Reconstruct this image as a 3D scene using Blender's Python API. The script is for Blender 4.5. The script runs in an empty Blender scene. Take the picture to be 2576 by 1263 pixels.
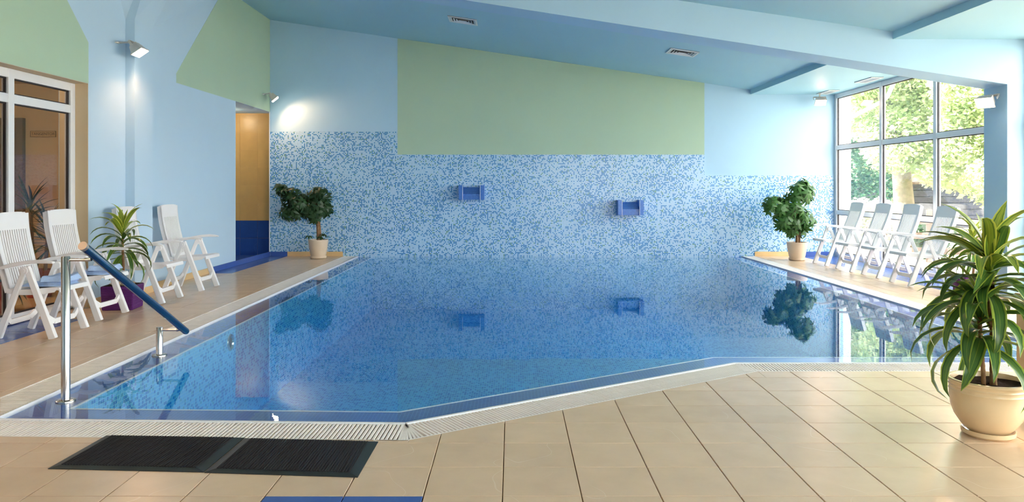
import bpy, bmesh, math, random
from math import sin, cos, pi, radians as R
from mathutils import Vector, Matrix
random.seed(7)
sc = bpy.context.scene
C = sc.collection

# ---------------------------------------------------------------- camera
F, U0, V0, H = 1926.0, 1288.0, 471.0, 1.3
cam = bpy.data.objects.new('camera', bpy.data.cameras.new('camera'))
C.objects.link(cam)
cam.location = (0, 0, H)
cam.rotation_euler = (R(90), 0, 0)
cam.data.sensor_width = 36.0
cam.data.sensor_fit = 'HORIZONTAL'
cam.data.lens = F / 2576 * 36.0
cam.data.shift_x = 0.0
cam.data.shift_y = -(631.5 - V0) / 2576
cam.data.clip_start = 0.05
cam.data.clip_end = 200
sc.camera = cam

# ---------------------------------------------------------------- world, sun, exposure
W = bpy.data.worlds.new('World'); sc.world = W
W.use_nodes = True
bg = W.node_tree.nodes['Background']
bg.inputs[0].default_value = (1.0, 0.968, 0.94, 1)
bg.inputs[1].default_value = 6.6
sun = bpy.data.objects.new('sun', bpy.data.lights.new('sun', 'SUN'))
C.objects.link(sun)
sun.data.energy = 26.0
sun.data.color = (1.0, 0.95, 0.85)
sun.data.angle = R(0.6)
sun.rotation_euler = (Vector((0.62, 0.15, -0.77))).to_track_quat('-Z', 'Y').to_euler()
sc.view_settings.view_transform = 'Standard'
sc.view_settings.look = 'None'
sc.view_settings.exposure = 0.76
sc.view_settings.gamma = 1.0
sc.view_settings.use_curve_mapping = False
sc.cycles.max_bounces = 7
sc.cycles.diffuse_bounces = 4
sc.cycles.glossy_bounces = 4
sc.cycles.use_adaptive_sampling = True
sc.cycles.adaptive_threshold = 0.2
sc.cycles.adaptive_min_samples = 16
sc.cycles.transmission_bounces = 6
sc.cycles.transparent_max_bounces = 24
sc.cycles.sample_clamp_indirect = 6.0
sc.cycles.use_denoising = True
sc.cycles.use_light_tree = False
sc.cycles.caustics_reflective = False


def portal(name, x, y0, y1, z0, z1):
    """light portal in a window opening: guides the sampling of the sky, emits nothing"""
    l = bpy.data.lights.new(name, 'AREA')
    l.shape = 'RECTANGLE'; l.size = z1 - z0; l.size_y = y1 - y0
    l.cycles.is_portal = True
    o = bpy.data.objects.new(name, l); C.objects.link(o)
    o.location = (x, (y0 + y1) / 2, (z0 + z1) / 2)
    o.rotation_euler = (0, R(90), 0)
    return o


# ---------------------------------------------------------------- dimensions
D = 14.45                      # far wall
XL, XR = -4.57, 6.09           # left wall face, right window plane
XW = -4.74                     # left window plane
BY0, BY1 = 9.05, 9.50          # beam / pilaster / column
SL = 0.1455                    # ceiling slope
BS = 0.155                     # beam slope
CA = 3.795                      # ceiling height at x = 0
BA = 3.425                     # beam underside at x = 0
XF, ZS = 4.50, 3.05            # fascia, flat soffit
TS = 1.0 / 3.0                 # floor tile
YB = -4.5                      # wall behind the camera
NK0, NKZ, NKB = 12.66, 2.72, 14.72   # nook
portal('window_portal_far', 6.2, BY1 + .02, D - .02, 0.05, ZS)
pb_ = portal('window_portal_back', 0, 0, 8.4, 0.3, 2.9)  # portal of the unseen window added behind the camera
pb_.location = (3.4, YB - .1, 1.6); pb_.rotation_euler = (R(-90), 0, R(0))
pb_.data.size = 4.0; pb_.data.size_y = 2.6
portal('window_portal_near', 6.2, YB + .3, BY0 - .02, 0.05, ZS)


def ceil_z(x):
    return CA - SL * x


# ---------------------------------------------------------------- materials
def s2l(c):
    c /= 255.0
    return c / 12.92 if c <= 0.04045 else ((c + 0.055) / 1.055) ** 2.4


def rgb(r, g, b):
    return (s2l(r), s2l(g), s2l(b), 1.0)


class NT:
    """tiny node-tree helper"""
    def __init__(self, name):
        self.m = bpy.data.materials.new(name); self.m.use_nodes = True
        self.t = self.m.node_tree; self.n = self.t.nodes; self.l = self.t.links
        self.p = self.n['Principled BSDF']; self.out = self.n['Material Output']

    def node(self, typ, **kw):
        x = self.n.new(typ)
        for k, v in kw.items():
            setattr(x, k, v)
        return x

    def put(self, sock, v):
        if v is None:
            return
        if hasattr(v, 'is_output'):
            self.l.new(v, sock)
        else:
            sock.default_value = v

    def math(self, op, a, b=None, c=None, clamp=False):
        x = self.node('ShaderNodeMath', operation=op, use_clamp=clamp)
        self.put(x.inputs[0], a); self.put(x.inputs[1], b); self.put(x.inputs[2], c)
        return x.outputs[0]

    def vmath(self, op, a, b=None):
        x = self.node('ShaderNodeVectorMath', operation=op)
        self.put(x.inputs[0], a)
        if b is not None:
            self.put(x.inputs[1], b)
        return x.outputs[0]

    def mix(self, f, a, b, mode='MIX'):
        x = self.node('ShaderNodeMix', data_type='RGBA', blend_type=mode)
        self.put(x.inputs[0], f); self.put(x.inputs[6], a); self.put(x.inputs[7], b)
        return x.outputs[2]

    def noise(self, vec, scale, detail=3.0, rough=0.5):
        x = self.node('ShaderNodeTexNoise')
        if vec is not None:
            self.l.new(vec, x.inputs['Vector'])
        x.inputs['Scale'].default_value = scale
        x.inputs['Detail'].default_value = detail
        x.inputs['Roughness'].default_value = rough
        return x.outputs[0]

    def ramp(self, f, a, b, lo=0.0, hi=1.0):
        x = self.node('ShaderNodeMapRange')
        self.put(x.inputs[0], f)
        x.inputs[1].default_value = a; x.inputs[2].default_value = b
        x.inputs[3].default_value = lo; x.inputs[4].default_value = hi
        return x.outputs[0]

    def bump(self, h, strength, dist=0.01):
        x = self.node('ShaderNodeBump')
        x.inputs['Strength'].default_value = strength
        x.inputs['Distance'].default_value = dist
        self.l.new(h, x.inputs['Height'])
        return x.outputs[0]

    def pos(self):
        return self.node('ShaderNodeNewGeometry').outputs['Position']

    def done(self, col=None, rough=0.5, spec=0.5, metal=0.0, normal=None, **kw):
        self.put(self.p.inputs['Base Color'], col)
        self.put(self.p.inputs['Roughness'], rough)
        self.put(self.p.inputs['Specular IOR Level'], spec)
        self.put(self.p.inputs['Metallic'], metal)
        if normal is not None:
            self.l.new(normal, self.p.inputs['Normal'])
        return self.m


def plain(name, col, rough=0.5, spec=0.5, metal=0.0, vary=0.04, scale=9.0, bump=0.0, bscale=60.0):
    t = NT(name)
    p = t.node('ShaderNodeTexCoord').outputs['Object']
    f = t.ramp(t.noise(p, scale), 0.3, 0.7, 1 - vary, 1 + vary)
    c = t.mix(1.0, col, f, 'MULTIPLY')
    nrm = t.bump(t.noise(p, bscale, 4), bump, 0.004) if bump else None
    return t.done(c, rough, spec, metal, nrm)


def paint(name, col, rough=0.55):
    t = NT(name)
    p = t.pos()
    f = t.ramp(t.noise(p, 0.9, 4), 0.3, 0.7, 0.985, 1.015)
    c = t.mix(1.0, col, f, 'MULTIPLY')
    return t.done(c, rough, 0.25, 0, t.bump(t.noise(p, 90, 4), 0.06, 0.004))


def mosaic(name, light, dark, third, lo, hi, pitch, grout, rough=0.25):
    """small square glass tiles laid at random, one shade a cell"""
    t = NT(name)
    geo = t.node('ShaderNodeNewGeometry')
    P, N = geo.outputs['Position'], geo.outputs['Normal']
    s = t.vmath('ADD', t.vmath('SCALE', P), (0.3713, 0.3713, 0.3713))
    s.node.inputs[0].links[0].from_node.inputs['Scale'].default_value = 1.0 / pitch
    cell = t.vmath('FLOOR', s)
    fr = t.node('ShaderNodeSeparateXYZ'); t.l.new(t.vmath('FRACTION', s), fr.inputs[0])
    nn = t.node('ShaderNodeSeparateXYZ'); t.l.new(t.vmath('ABSOLUTE', N), nn.inputs[0])
    g = None
    for i in range(3):
        e = t.math('GREATER_THAN', t.math('ABSOLUTE', t.math('SUBTRACT', fr.outputs[i], 0.5)), 0.43)
        e = t.math('MULTIPLY', e, t.math('LESS_THAN', nn.outputs[i], 0.6))
        g = e if g is None else t.math('MAXIMUM', g, e)
    w1 = t.node('ShaderNodeTexWhiteNoise', noise_dimensions='3D'); t.l.new(cell, w1.inputs['Vector'])
    w2 = t.node('ShaderNodeTexWhiteNoise', noise_dimensions='3D')
    t.l.new(t.vmath('ADD', cell, (17.3, 5.1, 9.7)), w2.inputs['Vector'])
    dens = t.ramp(t.noise(P, 1.6, 2), 0.32, 0.68, lo, hi)
    isd = t.math('LESS_THAN', w1.outputs[0], dens)
    c = t.mix(isd, light, dark)
    c = t.mix(t.math('MULTIPLY', isd, t.math('LESS_THAN', w2.outputs[0], 0.12)), c, third)
    c = t.mix(1.0, c, t.ramp(w2.outputs[0], 0, 1, 0.93, 1.06), 'MULTIPLY')
    c = t.mix(g, c, grout)
    nrm = t.bump(t.math('SUBTRACT', 1.0, g), 0.15, 0.002)
    return t.done(c, rough, 0.5, 0, nrm)


def tile_mat(name, col, vein, rough=0.26, amount=0.3):
    t = NT(name)
    p = t.pos()
    oi = t.node('ShaderNodeObjectInfo')
    sh = t.vmath('ADD', p, oi.outputs['Random'])
    f = t.ramp(t.noise(sh, 5.5, 5), 0.3, 0.7, 0.95, 1.04)
    c = t.mix(1.0, col, f, 'MULTIPLY')
    c = t.mix(1.0, c, t.ramp(oi.outputs['Random'], 0, 1, 0.965, 1.03), 'MULTIPLY')
    n = t.noise(sh, 2.4, 1.2, 0.4)
    v = t.math('LESS_THAN', t.math('ABSOLUTE', t.math('SUBTRACT', n, 0.5)), 0.0022)
    gate = t.ramp(t.noise(sh, 2.1, 2), 0.52, 0.6)
    c = t.mix(t.math('MULTIPLY', t.math('MULTIPLY', v, gate), amount), c, vein)
    return t.done(c, rough, 0.4, 0, t.bump(t.noise(p, 45, 4), 0.05, 0.003))


M = {}
M['blue'] = paint('light_blue_paint', rgb(174, 209, 233))
M['ceilblue'] = paint('teal_blue_ceiling_paint', rgb(168, 209, 224))
M['litblue'] = paint('lit_blue_wall_paint', rgb(187, 213, 234))  # blue paint copy lightened to hold the left wall's brighter light
M['green'] = paint('pale_green_paint', rgb(176, 201, 178))
M['cream'] = paint('cream_paint', rgb(214, 192, 158))
M['tan'] = paint('tan_corridor_paint', rgb(206, 176, 134))
M['mosaic'] = mosaic('blue_mosaic_tiles', rgb(170, 208, 234), rgb(30, 124, 192), rgb(84, 148, 130), .22, .52, .0220, rgb(192, 216, 236))
M['poolmosaic'] = mosaic('pool_floor_mosaic', rgb(88, 180, 230), rgb(26, 122, 200), rgb(60, 156, 200), .22, .5, .0262, rgb(134, 206, 230))
M['ledge'] = mosaic('dark_blue_pool_border_mosaic', rgb(20, 76, 172), rgb(16, 70, 164), rgb(22, 84, 180), .3, .5, .0220, rgb(60, 112, 196))
M['spout'] = mosaic('deep_blue_spout_mosaic', rgb(44, 104, 190), rgb(36, 92, 182), rgb(52, 116, 200), .3, .5, .0220, rgb(110, 160, 220))
M['tile'] = tile_mat('beige_floor_tile', rgb(217, 187, 157), rgb(236, 220, 198))
M['bluetile'] = tile_mat('royal_blue_floor_tile', rgb(64, 94, 166), rgb(140, 160, 215), 0.22)
M['walltile'] = tile_mat('ochre_wall_tile', rgb(212, 164, 96), rgb(226, 186, 124), 0.3)
M['bluewalltile'] = tile_mat('navy_wall_tile', rgb(40, 72, 138), rgb(110, 140, 210), 0.18)
M['grout'] = plain('brown_grout', rgb(165, 135, 100), 0.9)
M['ptile'] = tile_mat('beige_skirting_tile', rgb(222, 190, 140), rgb(232, 206, 165))
M['white_plastic'] = plain('white_plastic', rgb(236, 236, 238), 0.38, 0.5, vary=.01)
M['grating'] = plain('white_grating_plastic', rgb(238, 230, 224), 0.5, 0.4, vary=.06, scale=14)
M['channel'] = plain('gutter_channel', rgb(150, 138, 126), 0.8)
M['frame'] = plain('white_window_frame', rgb(226, 228, 232), 0.4, vary=.01)
M['gasket'] = plain('black_gasket', rgb(38, 34, 40), 0.6)
M['steel'] = plain('brushed_steel', rgb(190, 186, 182), 0.18, 0.5, 1.0, vary=.03)
M['reflectsteel'] = plain('reflection_blue_rail', rgb(104, 124, 146), 0.14, 0.6, 0.95, vary=.02)  # plain steel; the blue reflection is put into its colour
M['satin'] = plain('satin_steel', rgb(170, 164, 156), 0.5, 0.5, 0.8, vary=.03)
M['soil'] = plain('potting_soil', rgb(58, 44, 36), 0.95, 0.1, vary=.4, scale=40, bump=.8)
M['beigepot'] = plain('beige_ceramic_pot', rgb(222, 200, 174), 0.28, 0.5, vary=.03)
M['creampot'] = plain('cream_glazed_pot', rgb(226, 200, 160), 0.16, 0.6, vary=.03)
M['terracotta'] = plain('red_plastic_pot', rgb(176, 78, 60), 0.5)
M['bark'] = plain('ringed_bark', rgb(140, 108, 78), 0.85, 0.2, vary=.25, scale=22, bump=.6)
M['towel'] = plain('pale_blue_terry', rgb(176, 202, 240), 0.95, 0.1, vary=.06, scale=60, bump=.7, bscale=240)
M['lamp'] = plain('light_grey_lamp_metal', rgb(200, 196, 190), 0.4, 0.5, .3)
M['vent'] = plain('white_vent_enamel', rgb(232, 232, 232), 0.4)
M['ventdark'] = plain('dark_duct', rgb(84, 66, 62), 0.8)
M['doorwood'] = plain('dark_door_wood', rgb(96, 68, 48), 0.45, vary=.12, scale=14)
M['signplate'] = plain('tan_sign_plate', rgb(196, 158, 106), 0.4)
M['signink'] = plain('brown_sign_lettering', rgb(112, 80, 50), 0.5)
M['stone'] = plain('pale_terrace_stone', rgb(216, 206, 186), 0.85, 0.2, vary=.12, scale=3)
M['render'] = plain('white_outer_render', rgb(236, 236, 236), 0.8, vary=.03)
M['pipe'] = plain('shaded_white_downpipe', rgb(196, 192, 206), 0.45, vary=.02)  # white pipe with its lilac-grey shade put into the colour
M['fence'] = plain('weathered_fence_wood', rgb(124, 104, 92), 0.8, vary=.2, scale=12)
M['roofdark'] = plain('dark_shed_boards', rgb(70, 72, 84), 0.8, vary=.2, scale=8)
M['trunk'] = plain('pale_tree_bark', rgb(150, 138, 124), 0.9, 0.1, vary=.2, scale=8, bump=.6)


def mat_rubber():
    t = NT('ribbed_black_rubber')
    p = t.pos()
    w = t.node('ShaderNodeTexWave', wave_type='BANDS', bands_direction='X')
    t.l.new(p, w.inputs['Vector']); w.inputs['Scale'].default_value = 38.0
    w.inputs['Distortion'].default_value = 0.0
    c = t.mix(w.outputs['Fac'], rgb(16, 17, 22), rgb(26, 27, 34))
    return t.done(c, 0.75, 0.3, 0, t.bump(w.outputs['Fac'], 0.5, 0.004))


M['rubber'] = mat_rubber()
M['rubberedge'] = plain('smooth_black_rubber', rgb(30, 36, 38), 0.5, 0.5, vary=.05)


def mat_woven(name, col):
    t = NT(name)
    p = t.node('ShaderNodeTexCoord').outputs['Object']
    w = t.node('ShaderNodeTexWave', wave_type='BANDS', bands_direction='Z')
    t.l.new(p, w.inputs['Vector']); w.inputs['Scale'].default_value = 26.0
    w.inputs['Distortion'].default_value = 1.6; w.inputs['Detail Scale'].default_value = 6
    c = t.mix(t.ramp(w.outputs['Fac'], 0, 1, 0.65, 1.15), (0, 0, 0, 1), col, 'MIX')
    return t.done(c, 0.6, 0.3, 0, t.bump(w.outputs['Fac'], 0.9, 0.006))


M['purple'] = mat_woven('purple_woven_strips', rgb(104, 42, 124))


def mat_leaf(name, edge, mid, dark, rough=0.3):
    t = NT(name)
    uv = t.node('ShaderNodeSeparateXYZ'); t.l.new(t.node('ShaderNodeTexCoord').outputs['UV'], uv.inputs[0])
    oi = t.node('ShaderNodeObjectInfo')
    a = t.math('ABSOLUTE', t.math('SUBTRACT', uv.outputs[0], 0.5))
    st = t.noise(t.vmath('MULTIPLY', t.node('ShaderNodeTexCoord').outputs['UV'], (14, 0.7, 1)), 1.0, 2)
    band = t.math('ADD', a, t.ramp(st, .3, .7, -.05, .05))
    c = t.mix(t.ramp(band, .24, .30), mid, dark)
    c = t.mix(t.ramp(band, .36, .42), c, edge)
    c = t.mix(t.ramp(a, .0, .035, .55, 0), c, edge)
    c = t.mix(1.0, c, t.ramp(oi.outputs['Random'], 0, 1, .75, 1.2), 'MULTIPLY')
    t.put(t.p.inputs['Subsurface Weight'], 0.0)
    tr = t.node('ShaderNodeBsdfTranslucent'); t.l.new(c, tr.inputs[0])
    t.done(c, rough, 0.5)
    mx = t.node('ShaderNodeMixShader'); mx.inputs[0].default_value = .22
    t.l.new(t.p.outputs[0], mx.inputs[1]); t.l.new(tr.outputs[0], mx.inputs[2])
    t.l.new(mx.outputs[0], t.out.inputs[0])
    return t.m


M['dracaena'] = mat_leaf('striped_dracaena_leaf', rgb(164, 184, 70), rgb(78, 116, 54), rgb(48, 88, 40))
M['dracaena_young'] = mat_leaf('young_lime_dracaena_leaf', rgb(212, 214, 90), rgb(140, 162, 56), rgb(78, 116, 46))
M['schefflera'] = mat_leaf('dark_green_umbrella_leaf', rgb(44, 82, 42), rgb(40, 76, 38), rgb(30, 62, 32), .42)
M['schefflera_lit'] = mat_leaf('lit_umbrella_leaf', rgb(66, 112, 44), rgb(58, 104, 40), rgb(44, 86, 36), .42)  # lit copy of the leaf above, light put into its greens
M['yucca'] = mat_leaf('dark_blade_leaf', rgb(64, 86, 40), rgb(48, 70, 36), rgb(36, 56, 32), .4)


def mat_foliage(name, a, b):
    t = NT(name)
    p = t.pos()
    c = t.mix(t.ramp(t.noise(p, 1.6, 4), .35, .65), a, b)
    tr = t.node('ShaderNodeBsdfTranslucent'); t.l.new(c, tr.inputs[0])
    t.done(c, .5, .3)
    mx = t.node('ShaderNodeMixShader'); mx.inputs[0].default_value = .35
    t.l.new(t.p.outputs[0], mx.inputs[1]); t.l.new(tr.outputs[0], mx.inputs[2])
    t.l.new(mx.outputs[0], t.out.inputs[0])
    return t.m


M['tree_leaf'] = mat_foliage('sunlit_tree_leaves', rgb(168, 186, 128), rgb(214, 220, 176))
M['hedge_leaf'] = mat_foliage('dark_hedge_leaves', rgb(52, 92, 60), rgb(84, 120, 84))
M['flower'] = mat_foliage('white_blossom_bush', rgb(240, 226, 230), rgb(196, 206, 160))


def mat_water():
    t = NT('pool_water')
    p = t.pos()
    n1 = t.noise(t.vmath('MULTIPLY', p, (1, 1.6, 1)), 5.0, 3, .55)
    nrm = t.bump(n1, 0.012, 0.02)
    gl = t.node('ShaderNodeBsdfGlossy'); gl.inputs['Roughness'].default_value = 0.0
    gl.inputs['Color'].default_value = (.92, .98, 1, 1)
    t.l.new(nrm, gl.inputs['Normal'])
    tr = t.node('ShaderNodeBsdfTransparent'); tr.inputs[0].default_value = (0.96, 0.985, 1.0, 1)
    fr = t.node('ShaderNodeFresnel')
    # thin sheet: the same reflectance from both faces
    t.l.new(t.ramp(t.node('ShaderNodeNewGeometry').outputs['Backfacing'], 0, 1, 1.33, 1 / 1.33), fr.inputs[0])
    t.l.new(nrm, fr.inputs['Normal'])
    mx = t.node('ShaderNodeMixShader')
    t.l.new(fr.outputs[0], mx.inputs[0]); t.l.new(tr.outputs[0], mx.inputs[1]); t.l.new(gl.outputs[0], mx.inputs[2])
    t.l.new(mx.outputs[0], t.out.inputs[0])
    absorb(t)
    return t.m


def absorb(t):
    """clear water soaks up red first, then green"""
    va = t.node('ShaderNodeVolumeAbsorption')
    va.inputs['Color'].default_value = (.30, .77, .92, 1); va.inputs['Density'].default_value = .40
    t.l.new(va.outputs[0], t.out.inputs['Volume'])


def mat_waterbody():
    t = NT('pool_water_body')
    tr = t.node('ShaderNodeBsdfTransparent')
    t.l.new(tr.outputs[0], t.out.inputs[0])
    absorb(t)
    return t.m


def mat_glass(name, tint):
    t = NT(name)
    gl = t.node('ShaderNodeBsdfGlossy'); gl.inputs['Roughness'].default_value = 0.0
    tr = t.node('ShaderNodeBsdfTransparent'); tr.inputs[0].default_value = tint
    fr = t.node('ShaderNodeFresnel')
    t.l.new(t.ramp(t.node('ShaderNodeNewGeometry').outputs['Backfacing'], 0, 1, 1.5, 1 / 1.5), fr.inputs[0])
    mx = t.node('ShaderNodeMixShader')
    t.l.new(fr.outputs[0], mx.inputs[0]); t.l.new(tr.outputs[0], mx.inputs[1]); t.l.new(gl.outputs[0], mx.inputs[2])
    t.l.new(mx.outputs[0], t.out.inputs[0])
    return t.m


def mat_emit(name, col, k):
    t = NT(name)
    t.done((.9, .88, .85, 1), .3)
    t.put(t.p.inputs['Emission Color'], col); t.put(t.p.inputs['Emission Strength'], k)
    return t.m


M['water'] = mat_water()
M['waterbody'] = mat_waterbody()
M['glass'] = mat_glass('window_glass', (.97, .985, .98, 1))
M['tintglass'] = mat_glass('brown_tinted_glass', (.86, .84, .82, 1))
M['lampglow'] = mat_emit('lit_floodlight_glass', (1, .84, .66, 1), 14.0)


# ---------------------------------------------------------------- mesh builder
class MB:
    def __init__(self):
        self.v = []; self.f = []; self.uv = {}

    def add(self, vs, fs):
        k = len(self.v)
        self.v += [tuple(x) for x in vs]
        self.f += [tuple(i + k for i in f) for f in fs]
        return self

    def box(self, x0, x1, y0, y1, z0, z1):
        return self.add([(x0, y0, z0), (x1, y0, z0), (x1, y1, z0), (x0, y1, z0),
                         (x0, y0, z1), (x1, y0, z1), (x1, y1, z1), (x0, y1, z1)],
                        [(0, 3, 2, 1), (4, 5, 6, 7), (0, 1, 5, 4), (1, 2, 6, 5), (2, 3, 7, 6), (3, 0, 4, 7)])

    def hexa(self, p):
        return self.add(p, [(0, 3, 2, 1), (4, 5, 6, 7), (0, 1, 5, 4), (1, 2, 6, 5), (2, 3, 7, 6), (3, 0, 4, 7)])

    def prism(self, poly, axis, a, b):
        """poly of 2-D points extruded along axis ('x': (y,z); 'y': (x,z); 'z': (x,y))"""
        def P(q, t):
            return {'x': (t, q[0], q[1]), 'y': (q[0], t, q[1]), 'z': (q[0], q[1], t)}[axis]
        n = len(poly)
        vs = [P(q, a) for q in poly] + [P(q, b) for q in poly]
        fs = [tuple(range(n - 1, -1, -1)), tuple(range(n, 2 * n))]
        fs += [(i, (i + 1) % n, n + (i + 1) % n, n + i) for i in range(n)]
        return self.add(vs, fs)

    def bar(self, p, q, w, t, up=(0, 1, 0), w2=None, t2=None):
        """rectangular bar p->q, width w across, thickness t along `up`"""
        p, q = Vector(p), Vector(q); d = (q - p).normalized()
        u = Vector(up); s = d.cross(u).normalized(); u = s.cross(d).normalized()
        w2 = w if w2 is None else w2; t2 = t if t2 is None else t2
        vs = []
        for o, ww, tt in ((p, w, t), (q, w2, t2)):
            vs += [o - s * ww / 2 - u * tt / 2, o + s * ww / 2 - u * tt / 2, o + s * ww / 2 + u * tt / 2, o - s * ww / 2 + u * tt / 2]
        return self.add(vs, [(0, 1, 2, 3), (7, 6, 5, 4), (0, 4, 5, 1), (1, 5, 6, 2), (2, 6, 7, 3), (3, 7, 4, 0)])

    def tube(self, pts, r, n=10, cap=True):
        pts = [Vector(p) for p in pts]
        rs = r if isinstance(r, (list, tuple)) else [r] * len(pts)
        k = len(self.v); ref = None
        for i, p in enumerate(pts):
            d = (pts[min(i + 1, len(pts) - 1)] - pts[max(i - 1, 0)]).normalized()
            if ref is None:
                ref = d.orthogonal().normalized()
            ref = (ref - d * ref.dot(d)).normalized()
            s = d.cross(ref)
            for j in range(n):
                a = 2 * pi * j / n
                self.v.append(tuple(p + (ref * cos(a) + s * sin(a)) * rs[i]))
        for i in range(len(pts) - 1):
            for j in range(n):
                a = k + i * n + j; b = k + i * n + (j + 1) % n
                self.f.append((a, b, b + n, a + n))
        if cap:
            self.f.append(tuple(k + j for j in range(n - 1, -1, -1)))
            self.f.append(tuple(k + (len(pts) - 1) * n + j for j in range(n)))
        return self

    def lathe(self, prof, n=32, c=(0, 0, 0)):
        k = len(self.v)
        for r, z in prof:
            for j in range(n):
                a = 2 * pi * j / n
                self.v.append((c[0] + r * cos(a), c[1] + r * sin(a), c[2] + z))
        m = len(prof)
        for i in range(m - 1):
            for j in range(n):
                a = k + i * n + j; b = k + i * n + (j + 1) % n
                self.f.append((a, b, b + n, a + n))
        if prof[0][0] > 1e-5:
            self.f.append(tuple(k + j for j in range(n - 1, -1, -1)))
        if prof[-1][0] > 1e-5:
            self.f.append(tuple(k + (m - 1) * n + j for j in range(n)))
        return self

    def mesh(self, name, m, smooth=False, bevel=0):
        me = bpy.data.meshes.new(name)
        me.from_pydata(self.v, [], self.f)
        if m is not None:
            me.materials.append(M[m] if isinstance(m, str) else m)
        bm = bmesh.new(); bm.from_mesh(me)
        bmesh.ops.recalc_face_normals(bm, faces=bm.faces)
        if bevel:
            bmesh.ops.bevel(bm, geom=list(bm.edges), offset=bevel, segments=1, affect='EDGES', clamp_overlap=True)
        bm.to_mesh(me); bm.free()
        if smooth:
            me.polygons.foreach_set('use_smooth', [True] * len(me.polygons))
            me.set_sharp_from_angle(angle=R(38))
        me.update()
        return me

    def build(self, name, m, parent=None, smooth=False, bevel=0, **tags):
        return link(name, self.mesh(name, m, smooth, bevel), parent, **tags)


def link(name, data, parent=None, label=None, cat=None, group=None, kind=None, loc=None, rz=0.0):
    o = bpy.data.objects.new(name, data); C.objects.link(o)
    if parent is not None:
        o.parent = parent
    if loc is not None:
        o.location = loc
    if rz:
        o.rotation_euler = (0, 0, rz)
    if label: o['label'] = label
    if cat: o['category'] = cat
    if group: o['group'] = group
    if kind: o['kind'] = kind
    return o


def thing(name, label, cat, loc=(0, 0, 0), rz=0.0, group=None, kind=None):
    return link(name, None, None, label, cat, group, kind, loc, rz)


def struct(name, mb, m, label, cat, bevel=0, smooth=False):
    return mb.build(name, m, None, smooth, bevel, label=label, cat=cat, kind='structure')


# ================================================================ ROOM SHELL
# left wall: pieces round the window opening and the nook
TOP = 4.9
LW0, LW1 = 3.4, 8.257          # left window opening
LWZ = 2.42
mb = MB()
mb.box(XL - .32, XL, YB, LW0, 0, TOP)
mb.box(XL - .32, XL, LW0, LW1, LWZ, TOP)
mb.box(XL - .32, XL, LW1, NK0, -.02, TOP)
mb.box(XL - .32, XL, NK0, D + .3, NKZ, TOP)
wl = struct('wall_left', mb, 'litblue', 'light blue left wall with green painted corners', 'wall')
MB().prism([(10.42, 2.722), (D - .003, 2.722), (D - .003, 4.6), (12.32, 4.6), (10.42, 2.85)], 'x', XL, XL + .003).build('green_panel', 'green', wl)
MB().prism([(2.2, LWZ + .001), (LW1 - .001, LWZ + .001), (LW1 - .001, 2.86), (6.35, 4.6), (2.2, 4.6)], 'x', XL, XL + .003).build('green_panel', 'green', wl)
# cream reveal round the left window
mb = MB()
mb.box(XL - .31, XL - .001, LW1 - .004, LW1 - .0005, 0, LWZ)
mb.box(XL - .31, XL - .001, LW0, LW1 - .004, LWZ - .004, LWZ - .0005)
mb.build('window_reveal', 'cream', wl)
# pilaster with flared top
XP = XL + .11
pil = MB()
pil.box(XL, XP, BY0, BY1, 0, 3.28)
t0 = 4.35
pil.hexa([(XL, BY0, 3.28), (XP, BY0, 3.28), (XP, BY1, 3.28), (XL, BY1, 3.28),
          (XL, 8.5, t0), (XP + .42, 8.85, t0), (XP + .16, 10.2, t0), (XL, 12.0, t0)])
struct('trim_1', pil, 'litblue', 'light blue pilaster with flared head on the left wall', 'pilaster')

# far wall
XRO = XR + .16
mb = MB().box(XL - .0, XRO, D, D + .3, -1.2, TOP)
wb = struct('wall_back', mb, 'blue', 'far blue wall behind the pool', 'wall')
ZL, ZM, ZR = 2.35, 1.915, 1.52
XG0, XG1 = -2.16, 3.63
MB().prism([(XL + .002, 0.0), (-3.19, 0.0), (-3.19, -1.0), (4.57, -1.0), (4.57, 0), (XR - .02, 0), (XR - .02, ZR), (XG1, ZR), (XG1, ZM), (XG0, ZM), (XG0, ZL), (XL + .002, ZL)], 'y', D - .006, D).build('mosaic_panel', 'mosaic', wb)
MB().prism([(XG0, ZM + .001), (XG1, ZM + .001), (XG1, ceil_z(XG1) + .05), (XG0, ceil_z(XG0) + .05)], 'y', D - .004, D).build('green_panel', 'green', wb)

# wall behind the camera, right wall posts
mb = MB(); mb.box(XL - .32, 1.4, YB - .3, YB, 0, TOP); mb.box(5.4, XRO, YB - .3, YB, 0, TOP); mb.box(1.4, 5.4, YB - .3, YB, 2.9, TOP); mb.box(1.4, 5.4, YB - .3, YB, 0, .3)
struct('wall_front', mb, 'blue', 'light blue wall behind the camera', 'wall')

# sloped ceiling + fascia + flat soffit
mb = MB()
mb.prism([(XL - .32, ceil_z(XL - .32)), (XF, ceil_z(XF)), (XF, ZS), (XRO, ZS), (XRO, 5.3), (XL - .32, 5.3)], 'y', YB - .3, D + 1.5)  # carried past the far wall as an unseen eave to shade the downpipe
ceil = struct('ceiling', mb, 'ceilblue', 'sloping light blue ceiling stepping down to a flat soffit', 'ceiling')
# beam
mb = MB().prism([(XL, BA - BS * XL), (XR + .1, BA - BS * (XR + .1)), (XR + .1, ZS + .05), (XF, ceil_z(XF) + .08), (XL, ceil_z(XL) + .08)], 'y', BY0, BY1)
struct('trim_2', mb, 'blue', 'light blue sloping ceiling beam over the pool', 'beam')
# column at the right end of the beam
XC = 5.855
mb = MB().box(XC, XRO, BY0 + .001, BY1 - .001, 0, 2.62)
struct('trim_3', mb, 'blue', 'light blue column between the two right windows', 'column')

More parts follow.
